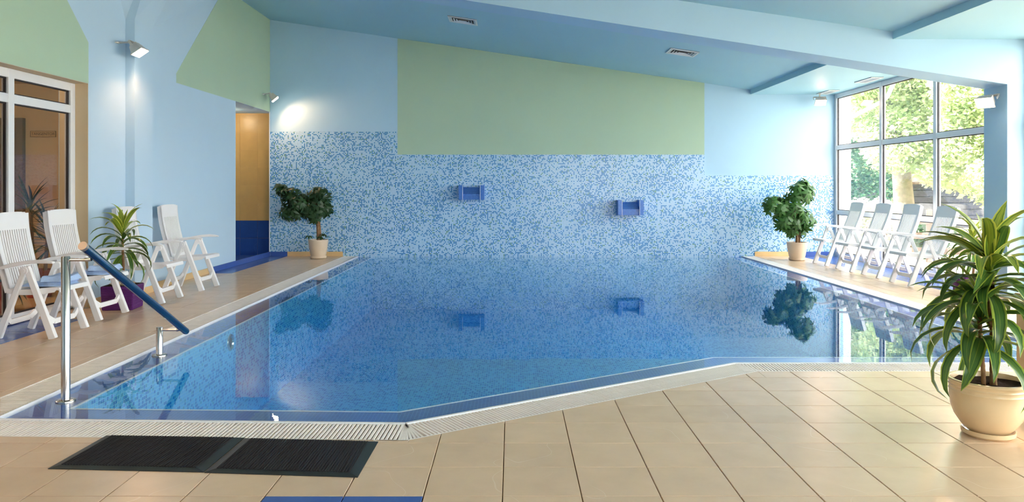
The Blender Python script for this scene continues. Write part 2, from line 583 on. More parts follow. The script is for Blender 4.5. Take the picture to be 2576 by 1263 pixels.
# nook with tiled walls
mb = MB()
mb.box(XL - 1.6, XL - 1.5, NK0 - .3, NKB, -.02, NKZ)
mb.box(XL - 1.5, XL - .32, NK0 - .3, NK0 - .0, -.02, NKZ)
mb.box(XL - 1.6, XL - .32, NK0 - .3, NKB + .12, NKZ, NKZ + .1)
nook = struct('wall_nook', mb, 'blue', 'shower nook beside the far corner', 'wall')
nb = struct('wall_nook_back', MB().box(XL - 1.6, XL + .0, NKB, NKB + .1, -.05, NKZ), 'walltile', 'ochre and navy tiled wall of the shower nook', 'wall')
row0 = 0.66 - 2 * .339
tilemesh = {}
for m_ in ('walltile', 'bluewalltile'):
    tilemesh[m_] = MB().box(.0012, .3378, -.004, 0, .0012, .3378).mesh('wall_tile', m_)
for i in range(5):
    for j in range(9):
        z = row0 + j * .339
        if z > NKZ - .2: continue
        x = -5.24 - .339 * 3 + i * .339 + .01
        if x + .34 > XL + .06: continue
        link('wall_tile', tilemesh['bluewalltile' if j < 2 else 'walltile'], nb, loc=(x, NKB, z))
struct('trim_4', MB().box(XL - .012, XL + .004, D - .012, D + .0, 0, NKZ), 'frame', 'thin white corner strip at the nook edge', 'trim')

# ---------------------------------------------------------------- pool and deck outlines
PXL, PXR = -2.90, 4.33
G1, G2, G3 = (-2.90, 4.30), (-.587, 4.225), (1.642, 5.67)    # water edge
OUT1, OUT2, OUT3 = (-3.16, 4.005), (-.53, 3.935), (1.735, 5.405)  # outer edge of grating
GXL, GXR = -3.165, 4.575
inner = [G1, G2, G3, (PXR, 5.67), (PXR, D), (PXL, D)]

# sub-floor
mb = MB()
mb.box(XL - .32, XRO, YB - .3, 3.5, -.3, -.012)
mb.prism([(XL - .32, 3.5), (GXL, 3.5), (GXL, D + .3), (XL - .32, D + .3)], 'z', -.3, -.012)
mb.prism([(GXL, 3.5), (-.53, 3.5), OUT2, (GXL, 4.005)], 'z', -.3, -.012)
mb.prism([(-.53, 3.5), (XRO, 3.5), (XRO, 5.405), OUT3, OUT2], 'z', -.3, -.012)
mb.prism([(GXR, 5.405), (XRO, 5.405), (XRO, D), (GXR, D)], 'z', -.3, -.012)
mb.box(XL - 1.7, XL - .32, NK0 - .3, NKB + .1, -.3, -.012)
nookfloor = MB().box(XL - 1.5, XL - .02, NK0, NKB, -.012, -.002)
floor = struct('floor', mb, 'grout', 'beige tiled pool deck with blue accent tiles', 'floor')


def clip(poly, a, b, c):
    """keep a*x+b*y<=c"""
    out = []
    for i in range(len(poly)):
        p, q = poly[i], poly[(i + 1) % len(poly)]
        dp = a * p[0] + b * p[1] - c; dq = a * q[0] + b * q[1] - c
        if dp <= 0: out.append(p)
        if dp * dq < 0:
            t = dp / (dp - dq)
            out.append((p[0] + (q[0] - p[0]) * t, p[1] + (q[1] - p[1]) * t))
    return out


def area(p):
    return abs(sum(p[i][0] * p[(i + 1) % len(p)][1] - p[(i + 1) % len(p)][0] * p[i][1] for i in range(len(p)))) / 2


def below_line(poly, p, q):
    a, b = -(q[1] - p[1]), (q[0] - p[0])
    return clip(poly, a, b, a * p[0] + b * p[1])


def solid(mb, poly, z1=0.0, z0=-.012):
    """tile: prism with a tiny chamfer"""
    n = len(poly)
    cx = sum(p[0] for p in poly) / n; cy = sum(p[1] for p in poly) / n
    e = .0025
    top = []
    for p in poly:
        d = Vector((cx - p[0], cy - p[1])); L = max(d.length, 1e-4)
        top.append((p[0] + d.x / L * e, p[1] + d.y / L * e, z1))
    mid = [(p[0], p[1], z1 - .002) for p in poly]
    bot = [(p[0], p[1], z0) for p in poly]
    vs = top + mid + bot
    fs = [tuple(range(n))] + [(i, n + i, n + (i + 1) % n, (i + 1) % n) for i in range(n)] + \
         [(n + i, 2 * n + i, 2 * n + (i + 1) % n, n + (i + 1) % n) for i in range(n)]
    mb.add(vs, fs)


GAP = .0022
cache = {}


def full_tile(m):
    if m not in cache:
        b = MB(); h = TS / 2 - GAP
        solid(b, [(-h, -h), (h, -h), (h, h), (-h, h)])
        cache[m] = b.mesh('floor_tile', m)
    return cache[m]


far_tiles = {'tile': MB(), 'bluetile': MB()}
n_tiles = 0
def put_tile(x0, x1, y0, y1, m, clipper=None, far=False):
    global n_tiles
    sq = [(x0 + GAP, y0 + GAP), (x1 - GAP, y0 + GAP), (x1 - GAP, y1 - GAP), (x0 + GAP, y1 - GAP)]
    polys = clipper(sq) if clipper else [sq]
    polys = [p for p in polys if len(p) > 2 and area(p) > 4e-4]
    if len(polys) > 1 and sum(area(p) for p in polys) > area(sq) * .999: polys = [sq]
    if not polys: return
    if far:
        for p in polys: solid(far_tiles[m], p)
        return
    n_tiles += 1
    whole = len(polys) == 1 and abs(area(polys[0]) - (TS - 2 * GAP) ** 2) < 1e-5
    if whole:
        link('floor_tile', full_tile(m), floor, loc=((x0 + x1) / 2, (y0 + y1) / 2, 0))
    else:
        b = MB()
        for p in polys: solid(b, p)
        b.build('floor_tile', m, floor)


def fore_clip(sq):
    res = []
    a = clip(sq, 1, 0, OUT2[0]);  a = below_line(a, (-3.5, 4.012), OUT2) if a else a
    res.append(a)
    b = clip(clip(sq, -1, 0, -OUT2[0]), 1, 0, OUT3[0]); b = below_line(b, OUT2, OUT3) if b else b
    res.append(b)
    c = clip(clip(sq, -1, 0, -OUT3[0]), 0, 1, 5.405)
    res.append(c)
    return [p for p in res if p]


GX0, GY0 = -.04, 3.222
for k in range(-14, 19):
    for j in range(-3, 7):
        x0, y0 = GX0 + k * TS, GY0 + j * TS
        x1, y1 = x0 + TS, y0 + TS
        if x0 < XL + .12 or x1 > XRO: continue
        if y0 > 4.0 and x1 < -3.0: continue
        if y0 > 4.9 and x0 > 5.2: pass
        # only what the camera (or a step aside) can see
        if abs((x0 + x1) / 2) > y1 * .78 + .7: continue
        m = 'bluetile' if (j < 0 or j == -1) and k in (-3, -2) and j == -1 else 'tile'
        put_tile(x0, x1, y0, y1, m, fore_clip)
# left deck
ys = [GY0 + j * TS for j in range(3, 34)]
for j, y0 in enumerate(ys):
    y1 = min(y0 + TS, D)
    if y0 >= D - .02: continue
    xs = [XL, XL + TS, XL + 2 * TS, XL + 3 * TS, XL + 4 * TS, GXL]
    if y1 <= LW1 + .05: xs = [XW - .06] + xs[1:]
    for i in range(len(xs) - 1):
        a, b = xs[i], xs[i + 1]
        if b - a < .03: continue
        blue = (i == 0 and (y1 < 7.6 or y0 > 11.5))
        put_tile(a, b, y0, y1, 'bluetile' if blue else 'tile', lambda s: [s], far=(y0 > 9.4))
# right deck
for j in range(6, 34):
    y0 = GY0 + j * TS; y1 = min(y0 + TS, D)
    if y0 < 5.3: y0 = 5.405
    if y0 >= D - .02: continue
    xs = [GXR, XR - 4 * TS, XR - 3 * TS, XR - 2 * TS, XR - TS, XR + .1]
    for i in range(len(xs) - 1):
        a, b = xs[i], xs[i + 1]
        if b - a < .03: continue
        if y1 > BY0 and y0 < BY1 and a > 5.6: continue
        if (a + b) / 2 > y1 * .72 + .4: continue
        blue = (a >= XR - 2 * TS - .01 and y0 > 9.5)
        put_tile(a, b, y0, y1, 'bluetile' if blue else 'tile', lambda s: [s], far=(y0 > 9.4))
for m in far_tiles:
    far_tiles[m].build('floor_tile', m, floor, kind='stuff')
# plain beige surface where nothing is seen, behind and beside the camera
# (kept as sub-floor)

nookfloor.build('nook_tiling', 'bluetile', floor)
# skirtings
mb = MB(); mb.box(XL, XL + .012, LW1, BY0, 0, .085); mb.box(XP, XP + .012, BY0 - .012, BY1 + .012, 0, .085)
mb.box(XL, XP, BY0 - .012, BY0, 0, .085); mb.box(XL, XL + .012, BY1 + .012, 11.55, 0, .085)
struct('baseboard_left', mb, 'ptile', 'beige tile skirting along the left wall', 'baseboard', bevel=.002)
struct('baseboard_left_blue', MB().box(XL - .02, XL + .012, 11.552, D - .02, 0, .085), 'bluetile', 'blue tile skirting along the nook threshold', 'baseboard', bevel=.002)
struct('baseboard_back_blue', MB().box(XL + .014, XL + TS, D - .018, D - .006, 0, .085), 'bluetile', 'short blue tile skirting in the far left corner', 'baseboard', bevel=.002)
struct('baseboard_back', MB().box(XL + TS + .002, -3.19, D - .018, D - .006, 0, .085), 'ptile', 'beige tile skirting behind the left potted tree', 'baseboard', bevel=.002)
struct('baseboard_back_right', MB().box(4.58, XR - 2 * TS + .1, D - .018, D - .006, 0, .085), 'ptile', 'beige tile skirting behind the right potted tree', 'baseboard', bevel=.002)
struct('baseboard_right_blue', MB().box(XR - 2 * TS + .102, XR - .04, D - .018, D - .006, 0, .085), 'bluetile', 'short blue tile skirting in the far right corner', 'baseboard', bevel=.002)

# ---------------------------------------------------------------- pool basin
WZ = -.012
ZB = -1.0
LXL, LXR = PXL + .27, PXR - .25
def off(p, q, d):
    v = Vector((q[0] - p[0], q[1] - p[1])); n = Vector((-v.y, v.x)).normalized() * d
    return (p[0] + n.x, p[1] + n.y), (q[0] + n.x, q[1] + n.y)
def isect(a, b, c, d):
    a, b, c, d = map(Vector, (a, b, c, d)); r = b - a; s = d - c
    t = ((c - a).cross(s)) / (r.cross(s)); p = a + r * t
    return (p.x, p.y)
WB = .27
e1 = off(G1, G2, WB); e2 = off(G2, G3, WB); e3 = off(G3, (PXR, 5.67), WB)
q1 = isect(e1[0], e1[1], (LXL, 0), (LXL, 1)); q2 = isect(*e1, *e2); q3 = isect(*e2, *e3); q4 = (LXR, 5.67 + WB)
led = [q1, q2, q3, q4, (LXR, D), (LXL, D)]
mb = MB()
n = 6
zz = -.022
vs = [(p[0], p[1], zz) for p in inner] + [(p[0], p[1], zz) for p in led] + [(p[0], p[1], ZB) for p in led] + [(p[0], p[1], .0) for p in inner]
fs = []
for i in (0, 1, 2, 3, 5):
    k = (i + 1) % 6
    fs += [(i, k, 6 + k, 6 + i)]
    fs += [(i, k, 18 + k, 18 + i)]
ledge_o = MB().add(vs, fs)
basin = struct('pool_basin', MB().add([(p[0], p[1], ZB) for p in led] + [(p[0], p[1], zz) for p in led],
               [(0, 1, 2, 3, 4, 5)] + [(i, (i + 1) % 6, 6 + (i + 1) % 6, 6 + i) for i in (0, 1, 2, 3, 5)]), 'poolmosaic',
               'blue mosaic pool basin seen through the water', 'pool')
ledge_o.build('border', 'ledge', basin)
mb = MB()
for i in (0, 1, 2, 3, 5):
    k = (i + 1) % 6
    p, q = led[i], led[k]
    mb.bar((p[0], p[1], zz), (q[0], q[1], zz), .014, .006, up=(0, 0, 1))
mb.build('border_line', plain('pale_grout_line', rgb(200, 220, 232), .5), basin)
pl = MB()
pl.lathe([(0, 0), (.045, 0), (.06, .012), (.075, .008), (.08, 0)], 24)
po = pl.build('pool_light', 'steel', None, True, label='round pale underwater lamp on the left pool wall', cat='pool light')
po.location = (LXL + .001, 7.15, -.15); po.rotation_euler = (0, R(90), 0)
# water surface
inw = inner[:4] + [(PXR, D + .05), (PXL, D + .05)]
wm = MB().prism(inw, 'z', ZB - .06, WZ).mesh('pool_water', 'waterbody')
wm.materials.append(M['water'])
for pg in wm.polygons:
    if pg.normal.z > .9: pg.material_index = 1
water = link('pool_water', wm, None,
             'still clear blue water filling the pool', 'water', kind='structure')


# ---------------------------------------------------------------- overflow gratings
def grating(name, label, segs, nslat, flat=False, stuff=False):
    """segs: list of (inner point, outer point) the slats run between"""
    g = thing(name, label, 'grating', kind=None, group=None)
    return g


def slat_mesh(L):
    k = round(L, 3)
    if k not in cache:
        w = .0074
        cache[k] = MB().add([(-w, 0, -.03), (w, 0, -.03), (w, L, -.03), (-w, L, -.03),
                             (-w, 0, -.004), (w, 0, -.004), (w, L, -.004), (-w, L, -.004),
                             (-w + .002, .002, -.002), (w - .002, .002, -.002), (w - .002, L - .002, -.002), (-w + .002, L - .002, -.002)],
                            [(0, 1, 5, 4), (1, 2, 6, 5), (2, 3, 7, 6), (3, 0, 4, 7), (4, 5, 9, 8), (5, 6, 10, 9), (6, 7, 11, 10), (7, 4, 8, 11), (8, 9, 10, 11)]).mesh('slat', 'grating')
    return cache[k]


PITCH = .0222
def strip(label, pa, pb, oa, ob, fan=0, as_stuff=False, kw=.022):
    """grating between the water edge pa->pb and the outer edge oa->ob"""
    g = thing('overflow_grating', label, 'grating', (pa[0], pa[1], 0))
    A, B, OA, OB = map(Vector, (pa, pb, oa, ob))
    d = (B - A).normalized(); nrm = Vector((d.y, -d.x))
    if nrm.dot(OA - A) < 0: nrm = -nrm
    wd = abs((OA - A).dot(nrm))
    L = (B - A).length
    base = A
    edge = .03
    # channel bed, kerb and bearers
    def P(s, t, z): q = A + d * s + nrm * t - base; return (q.x, q.y, z)
    o0 = (OA - A).dot(d); o1 = (OB - A).dot(d)
    MB().hexa([P(0, 0, -.2), P(L, 0, -.2), P(o1, wd, -.2), P(o0, wd, -.2), P(0, 0, -.12), P(L, 0, -.12), P(o1, wd, -.12), P(o0, wd, -.12)]).build('channel', 'channel', g)
    MB().hexa([P(0, -.002, -.12), P(L, -.002, -.12), P(L, kw, -.12), P(0, kw, -.12), P(0, -.002, .003), P(L, -.002, .003), P(L, kw, .003), P(0, kw, .003)]).build('kerb', 'frame', g, bevel=.002)
    t_ = wd - .012
    MB().hexa([P(o0, t_, -.12), P(o1, t_, -.12), P(o1, wd, -.12), P(o0, wd, -.12), P(o0, t_, 0), P(o1, t_, 0), P(o1, wd, 0), P(o0, wd, 0)]).build('outer_rim', 'grating', g)
    mid = wd * .55
    MB().hexa([P(min(o0, 0) * .5, mid - .012, -.06), P(L + max(o1 - L, 0) * .5, mid - .012, -.06), P(L + max(o1 - L, 0) * .5, mid + .012, -.06), P(min(o0, 0) * .5, mid + .012, -.06),
               P(min(o0, 0) * .5, mid - .012, -.031), P(L + max(o1 - L, 0) * .5, mid - .012, -.031), P(L + max(o1 - L, 0) * .5, mid + .012, -.031), P(min(o0, 0) * .5, mid + .012, -.031)]).build('bearer', 'grating', g)
    Ls = wd - .034
    me = slat_mesh(Ls)
    ang = math.atan2(nrm.y, nrm.x) - pi / 2
    nS = int(L / PITCH)
    S = [((i + .5) * L / nS, ang) for i in range(nS)]
    if as_stuff:
        b = MB()
        for s, a in S:
            q = d * s + nrm * .022
            w = d * .0074; e = nrm * Ls
            b.add([(q - w).to_3d() + Vector((0, 0, -.03)), (q + w).to_3d() + Vector((0, 0, -.03)), (q + w + e).to_3d() + Vector((0, 0, -.03)), (q - w + e).to_3d() + Vector((0, 0, -.03)),
                   (q - w).to_3d() + Vector((0, 0, -.002)), (q + w).to_3d() + Vector((0, 0, -.002)), (q + w + e).to_3d() + Vector((0, 0, -.002)), (q - w + e).to_3d() + Vector((0, 0, -.002))],
                  [(4, 5, 6, 7), (0, 1, 5, 4), (2, 3, 7, 6), (1, 2, 6, 5), (3, 0, 4, 7)])
        b.build('slat', 'grating', g, kind='stuff')
    else:
        for s, a in S:
            q = d * s + nrm * .022
            link('slat', me, g, loc=(q.x, q.y, 0), rz=a)
    # fan slats filling the wedge at the far end (s = L)
    if fan:
        a1 = math.atan2((OB - B).y, (OB - B).x) - pi / 2
        for i in range(1, fan + 1):
            f = i / (fan + .6)
            a = ang + (a1 - ang) * f
            v = Vector((cos(a + pi / 2), sin(a + pi / 2)))
            q = B - A + v * .022
            k = wd / max(.3, cos(a - ang)) - .034
            link('slat', slat_mesh(min(k, (OB - B).length - .034)), g, loc=(q.x, q.y, -.0004), rz=a)
    if fan < 0:
        a1 = math.atan2((OA - A).y, (OA - A).x) - pi / 2
        for i in range(1, -fan + 1):
            f = i / (-fan + .6)
            a = ang + (a1 - ang) * f
            v = Vector((cos(a + pi / 2), sin(a + pi / 2)))
            q = v * .022
            k = wd / max(.3, cos(a - ang)) - .034
            link('slat', slat_mesh(min(k, (OA - A).length - .034)), g, loc=(q.x, q.y, -.0004), rz=a)
    return g


strip('white slatted overflow grating along the near pool edge above the black mats', (GXL, 4.308), G2, (GXL, 4.012), OUT2, fan=4)
g2 = strip('white slatted overflow grating on the slanting pool edge', G2, G3, OUT2, OUT3, fan=-4)
strip('white slatted overflow grating on the right part of the near pool edge', G3, (GXR, 5.67), OUT3, (GXR, 5.405), fan=-7)
strip('long white slatted overflow grating along the left pool edge', (PXL, D - .008), (PXL, 4.31), (GXL, D - .008), (GXL, 4.31), as_stuff=True, kw=.008)
strip('long white slatted overflow grating along the right pool edge', (PXR, 5.672), (PXR, D - .008), (GXR, 5.672), (GXR, D - .008), as_stuff=True, kw=.008)


# ---------------------------------------------------------------- windows
def window(name, label, x, ys, zs, m='frame', w=.075, depth=.07, glass='glass', side=1):
    """framed window in a plane x=const: stiles at ys, rails at zs; gaskets and a pane in each field"""
    o = thing(name, label, 'window', (x, ys[0], 0), kind='structure')
    X0, X1 = -depth / 2, depth / 2
    y0 = ys[0]
    for i, y in enumerate(ys):
        a = y - y0 - (0 if i == 0 else w / 2); b = y - y0 + (0 if i == len(ys) - 1 else w / 2)
        if i == 0: b = w
        if i == len(ys) - 1: a = y - y0 - w
        MB().box(X0, X1, a, b, zs[0], zs[-1]).build('stile', m, o, bevel=.004)
    for j, z in enumerate(zs):
        a = z - (0 if j == 0 else w / 2); b = z + (0 if j == len(zs) - 1 else w / 2)
        if j == 0: b = z + w
        if j == len(zs) - 1: a = z - w
        for i in range(len(ys) - 1):
            p = ys[i] - y0 + (w if i == 0 else w / 2); q = ys[i + 1] - y0 - (w if i == len(ys) - 2 else w / 2)
            MB().box(X0 + .004, X1 - .004, p, q, a, b).build('rail', m, o, bevel=.003)
    for i in range(len(ys) - 1):
        p = ys[i] - y0 + (w if i == 0 else w / 2); q = ys[i + 1] - y0 - (w if i == len(ys) - 2 else w / 2)
        for j in range(len(zs) - 1):
            a = zs[j] + (w if j == 0 else w / 2); b = zs[j + 1] - (w if j == len(zs) - 2 else w / 2)
            pn = MB().box(-.004, .004, p, q, a, b).build('pane', glass, o)
            g = MB(); e = .012
            for (y1_, y2_, z1_, z2_) in ((p, q, a, a + e), (p, q, b - e, b), (p, p + e, a + e, b - e), (q - e, q, a + e, b - e)):
                g.box(-.012, .012, y1_, y2_, z1_, z2_)
            g.build('gasket', 'gasket', pn)
    return o


window('window_1', 'white framed brown-tinted window beside the left loungers', XW - .0, [LW0 + .01, 5.35, 7.20, LW1 - .006], [0.01, 2.135, LWZ - .006], glass='tintglass', w=.085)
window('window_2', 'tall white framed garden window behind the right loungers', XR + .03, [BY1, 11.03, 12.65, D - .008], [0.01, .83, 2.04, ZS - .002], w=.08)
window('window_3', 'tall white framed garden window beside the camera', XR + .03, [YB, -2.8, -1.1, .6, 2.3, 4.0, 5.7, 7.4, BY0], [0.01, .83, 2.04, ZS - .002], w=.08)

w4 = window('added_window', 'added unseen window in the wall behind the camera, bringing in daylight', 0, [0, 2.0, 4.0], [.3, 1.6, 2.9], w=.08)  # unseen window added for more light on left wall and floor
w4.location = (1.4, YB - .1, 0); w4.rotation_euler = (0, 0, R(-90))


# ---------------------------------------------------------------- corridor behind the left window
cx0, cx1, CE = -9.2, XL - .32, 11.1
mb = MB()
mb.box(cx0 - .1, cx0, 2.4, CE + .1, 0, 2.9); mb.box(cx0, -6.2, CE, CE + .1, 0, 2.9); mb.box(cx0, cx1, 2.4, 2.5, 0, 2.9)
mb.box(-6.2, cx1, CE - .45, CE + .1, 0, 2.9)
mb.box(cx0, cx1, 2.5, CE, 2.8, 2.9)
struct('wall_corridor', mb, 'tan', 'tan corridor walls seen through the left window', 'wall')
struct('floor_corridor', MB().box(cx0, cx1 + .12, 2.5, CE, -.1, -.002), 'ptile', 'corridor floor behind the left window', 'floor')
dr = thing('door_1', 'dark brown corridor door seen through the left window', 'door', (-7.56, CE - .001, 0), kind='structure')
MB().box(-.42, .42, -.04, 0, 0, 2.1).build('leaf', 'doorwood', dr, bevel=.004)
mb = MB(); mb.box(-.51, -.42, -.07, 0, 0, 2.3); mb.box(.42, .51, -.07, 0, 0, 2.3); mb.box(-.42, .42, -.07, 0, 2.1, 2.3)
mb.build('door_frame', plain('brown_door_frame', rgb(112, 84, 62), .5), dr, bevel=.004)
MB().tube([(.33, -.04, 1.0), (.33, -.08, 1.0), (.23, -.08, 1.0)], .009, 8).build('handle', 'steel', dr, True)
sg = thing('corridor_sign', 'small framed sign plate on the tan corridor wall', 'sign', (-6.78, CE - .002, 2.07))
sg.location.x = -6.79
MB().box(-.185, .185, -.012, 0, -.045, .045).build('plate', 'signplate', sg, bevel=.003)
mb = MB(); mb.box(-.185, .185, -.016, -.012, .04, .045); mb.box(-.185, .185, -.016, -.012, -.045, -.04); mb.box(-.185, -.18, -.016, -.012, -.04, .04); mb.box(.18, .185, -.016, -.012, -.04, .04)
mb.build('border', 'signink', sg)
tc = bpy.data.curves.new('lettering', 'FONT'); tc.body = 'TANGENTOR'; tc.size = .056; tc.align_x = 'CENTER'; tc.align_y = 'CENTER'; tc.extrude = .001
tmp = bpy.data.objects.new('tmp', tc); C.objects.link(tmp)
bpy.context.view_layer.update()
tm = bpy.data.meshes.new_from_object(tmp.evaluated_get(bpy.context.evaluated_depsgraph_get()))
bpy.data.objects.remove(tmp)
tm.materials.clear(); tm.materials.append(M['signink'])
to = link('lettering', tm, sg, loc=(0, -.0135, 0)); to.rotation_euler = (R(90), 0, 0)
cl = thing('corridor_fill_light', 'added unseen round light warming the corridor behind the left window', 'ceiling light', (-6.4, 7.6, 2.8))  # unseen lamp added to light the corridor warmly
MB().lathe([(0, -.07), (.12, -.06), (.15, -.02), (.16, 0)], 24).build('shade', mat_emit('corridor_fill_glow', (1, .8, .55, 1), 6.0), cl, True)
ll = bpy.data.lights.new('corridor_fill_bulb', 'POINT'); ll.energy = 60; ll.color = (1, .90, .74); ll.shadow_soft_size = .1
link('corridor_fill_bulb', ll, cl, loc=(0, 0, -.2))
nl = bpy.data.lights.new('nook_fill_bulb', 'POINT'); nl.energy = 8; nl.color = (1, .80, .55); nl.shadow_soft_size = .08
nk = thing('nook_fill_light', 'added unseen small round light warming the shower nook', 'ceiling light', (XL - .75, 13.9, NKZ))  # unseen lamp added to warm the nook tiles
MB().lathe([(0, -.03), (.07, -.025), (.09, 0)], 20).build('shade', mat_emit('nook_fill_glow', (1, .85, .65, 1), 5.0), nk, True)
link('nook_fill_bulb', nl, nk, loc=(0, 0, -.12))


# ================================================================ LOUNGER CHAIRS
def bent(mb, prof, y0, y1, th):
    """strip of the backrest between y0 and y1 along the (x,z) profile, thickness th backwards"""
    n = len(prof); k = len(mb.v)
    for i, (x, z) in enumerate(prof):
        a = Vector(prof[max(i - 1, 0)]); b = Vector(prof[min(i + 1, n - 1)]); d = (b - a).normalized()
        nx, nz = -d.y, d.x          # backwards normal
        if nx > 0: nx, nz = -nx, -nz
        for y in (y0, y1):
            yy = y(i) if callable(y) else y
            mb.v.append((x, yy, z)); mb.v.append((x + nx * th, yy, z + nz * th))
    for i in range(n - 1):
        a = k + i * 4; b = a + 4
        mb.f += [(a, a + 2, b + 2, b), (a + 1, b + 1, b + 3, a + 3), (a, b, b + 1, a + 1), (a + 2, a + 3, b + 3, b + 2)]
    mb.f += [(k, k + 1, k + 3, k + 2)]
    e = k + (n - 1) * 4
    mb.f += [(e, e + 2, e + 3, e + 1)]


def profile(recl, t0, t1, n):
    """backrest centre line; t = 0 foot of the back, 1 top"""
    base = [(-.395, .40), (-.425, .52), (-.462, .66), (-.495, .80), (-.518, .93), (-.53, 1.08)]
    out = []
    for i in range(n):
        t = (t0 + (t1 - t0) * i / (n - 1)) * 5
        k = min(int(t), 4); f = t - k
        p = [base[max(k - 1, 0)], base[k], base[k + 1], base[min(k + 2, 5)]]
        q = []
        for c in (0, 1):
            a, b, c_, d = (pp[c] for pp in p)
            q.append(.5 * (2 * b + (c_ - a) * f + (2 * a - 5 * b + 4 * c_ - d) * f * f + (3 * b - a - 3 * c_ + d) * f ** 3))
        x, z = q[0] + .395, q[1] - .40
        out.append((x * cos(recl) - z * sin(recl) - .395, x * sin(recl) + z * cos(recl) + .40))
    return out


chair_cache = {}
def chair_parts(recl):
    if recl in chair_cache: return chair_cache[recl]
    parts = []
    hw = .235
    def half(t): return hw - .012 * (1 - t)
    b = MB()
    pr = profile(recl, 0, .96, 18)
    for s in (-1, 1):
        o = lambda i, s=s: s * half(i / 17); inn = lambda i, s=s: s * (half(i / 17) - .055)
        bent(b, pr, (o if s < 0 else inn), (inn if s < 0 else o), .022)
        # rolled side flange
        fl = lambda i, s=s: s * (half(i / 17)); fi = lambda i, s=s: s * (half(i / 17) - .008)
        bent(b, pr, (fl if s < 0 else fi), (fi if s < 0 else fl), .05)
    # headrest with rounded crown: columns of different height
    m = 10
    ph = profile(recl, .79, .96, 6)
    bent(b, ph, -hw + .05, hw - .05, .022)
    for c in range(m):
        ya, yb = -hw + 2 * hw * c / m, -hw + 2 * hw * (c + 1) / m
        ym = (ya + yb) / 2 / hw
        top = .96 + .04 * (1 - abs(ym) ** 3.2)
        bent(b, profile(recl, .955, top, 4), ya, yb, .03)
    bent(b, profile(recl, .0, .11, 3), -hw + .05, hw - .05, .02)
    bent(b, profile(recl, .31, .345, 3), -hw + .05, hw - .05, .018)
    parts.append(('backrest', b.mesh('backrest', 'white_plastic', True), None))
    b = MB()
    N = 11
    for i in range(N):
        y = -hw + .064 + (2 * hw - .128) * (i + .5) / N
        bent(b, profile(recl, .10, .80, 14), y - .0085, y + .0085, .014)
    parts.append(('back_slats', b.mesh('back_slats', 'white_plastic', False), 'backrest'))
    # seat: gently waved slab with apron
    b = MB()
    sp = [(.03, .418), (.02, .434), (-.03, .437), (-.12, .428), (-.22, .418), (-.33, .415), (-.42, .425)]
    k = 0
    pts = [(x, z) for x, z in sp] + [(x, z - .022) for x, z in reversed(sp)]
    b.prism(pts, 'y', -.222, .222)
    for s in (-1, 1):
        ap = [(x, z + .002) for x, z in sp[1:]] + [(-.42, .385), (-.30, .372), (-.15, .375), (-.02, .395)]
        b.prism(ap, 'y', s * .222 - .006, s * .222 + .006)
    parts.append(('seat', b.mesh('seat', 'white_plastic', True), None))
    PV = (-.255, .585)
    for s in (-1, 1):
        y = s * .245
        b = MB(); b.bar((PV[0] + .015, y, PV[1] + .035), (-.012, y, 0), .05, .036, (0, 1, 0), .066, .042)
        parts.append(('front_leg', b.mesh('front_leg', 'white_plastic', bevel=.005), None))
        b = MB(); b.bar((PV[0] - .01, y - s * .022, PV[1] + .02), (-.50, y - s * .022, 0), .042, .03, (0, 1, 0), .06, .034)
        parts.append(('rear_leg', b.mesh('rear_leg', 'white_plastic', bevel=.005), None))
        # armrest: curved bow
        ar = [(.0, .655), (-.06, .662), (-.14, .664), (-.24, .655), (-.34, .636), (-.44, .612), (-.50, .600)]
        th = [.016, .026, .03, .034, .034, .028, .02]
        b = MB()
        top = [(x, z + t / 2) for (x, z), t in zip(ar, th)]; bot = [(x, z - t / 2) for (x, z), t in zip(ar, th)]
        yy = [.022, .03, .032, .032, .03, .026, .02]
        vs = []
        for i in range(7):
            yc = s * (.262)
            vs += [(top[i][0], yc - yy[i], top[i][1]), (top[i][0], yc + yy[i], top[i][1]), (bot[i][0], yc + yy[i] * .8, bot[i][1]), (bot[i][0], yc - yy[i] * .8, bot[i][1])]
        fs = [(0, 1, 2, 3), (27, 26, 25, 24)]
        for i in range(6):
            a = 4 * i
            fs += [(a + j, a + (j + 1) % 4, a + 4 + (j + 1) % 4, a + 4 + j) for j in range(4)]
        b.add(vs, fs)
        parts.append(('armrest', b.mesh('armrest', 'white_plastic', False, .004), None))
        b = MB(); b.tube([(PV[0], s * .20, PV[1]), (PV[0], s * .272, PV[1])], .034, 16)
        b.tube([(PV[0], s * .27, PV[1]), (PV[0], s * .278, PV[1])], .014, 10)
        parts.append(('hinge', b.mesh('hinge', 'white_plastic', True), None))
    # cross bars with curved corners
    def cross(x, z, w, dx, name):
        b = MB(); pts = []
        for i in range(13):
            f = -1 + 2 * i / 12
            lift = .045 * max(0, abs(f) - .7) / .3
            pts.append((x - dx * lift, f * w, z + lift))
        for i in range(12):
            b.bar(pts[i], pts[i + 1], .022, .045, (0, 0, 1))
        parts.append((name, b.mesh(name, 'white_plastic', False), None))
    cross(-.065, .135, .225, .3, 'front_crossbar')
    cross(-.455, .125, .20, -.3, 'rear_crossbar')
    chair_cache[recl] = parts
    return parts


def chair(x, y, rz, recl, label, group):
    o = thing('folding_lounger', label, 'lounger', (x, y, 0), rz, group)
    byname = {}
    for nm, me, par in chair_parts(recl):
        c = link(nm, me, byname.get(par, o))
        if par and par not in byname: c.parent = o
        byname[nm] = c
        if nm == 'back_slats': c['kind'] = 'stuff'
    return o


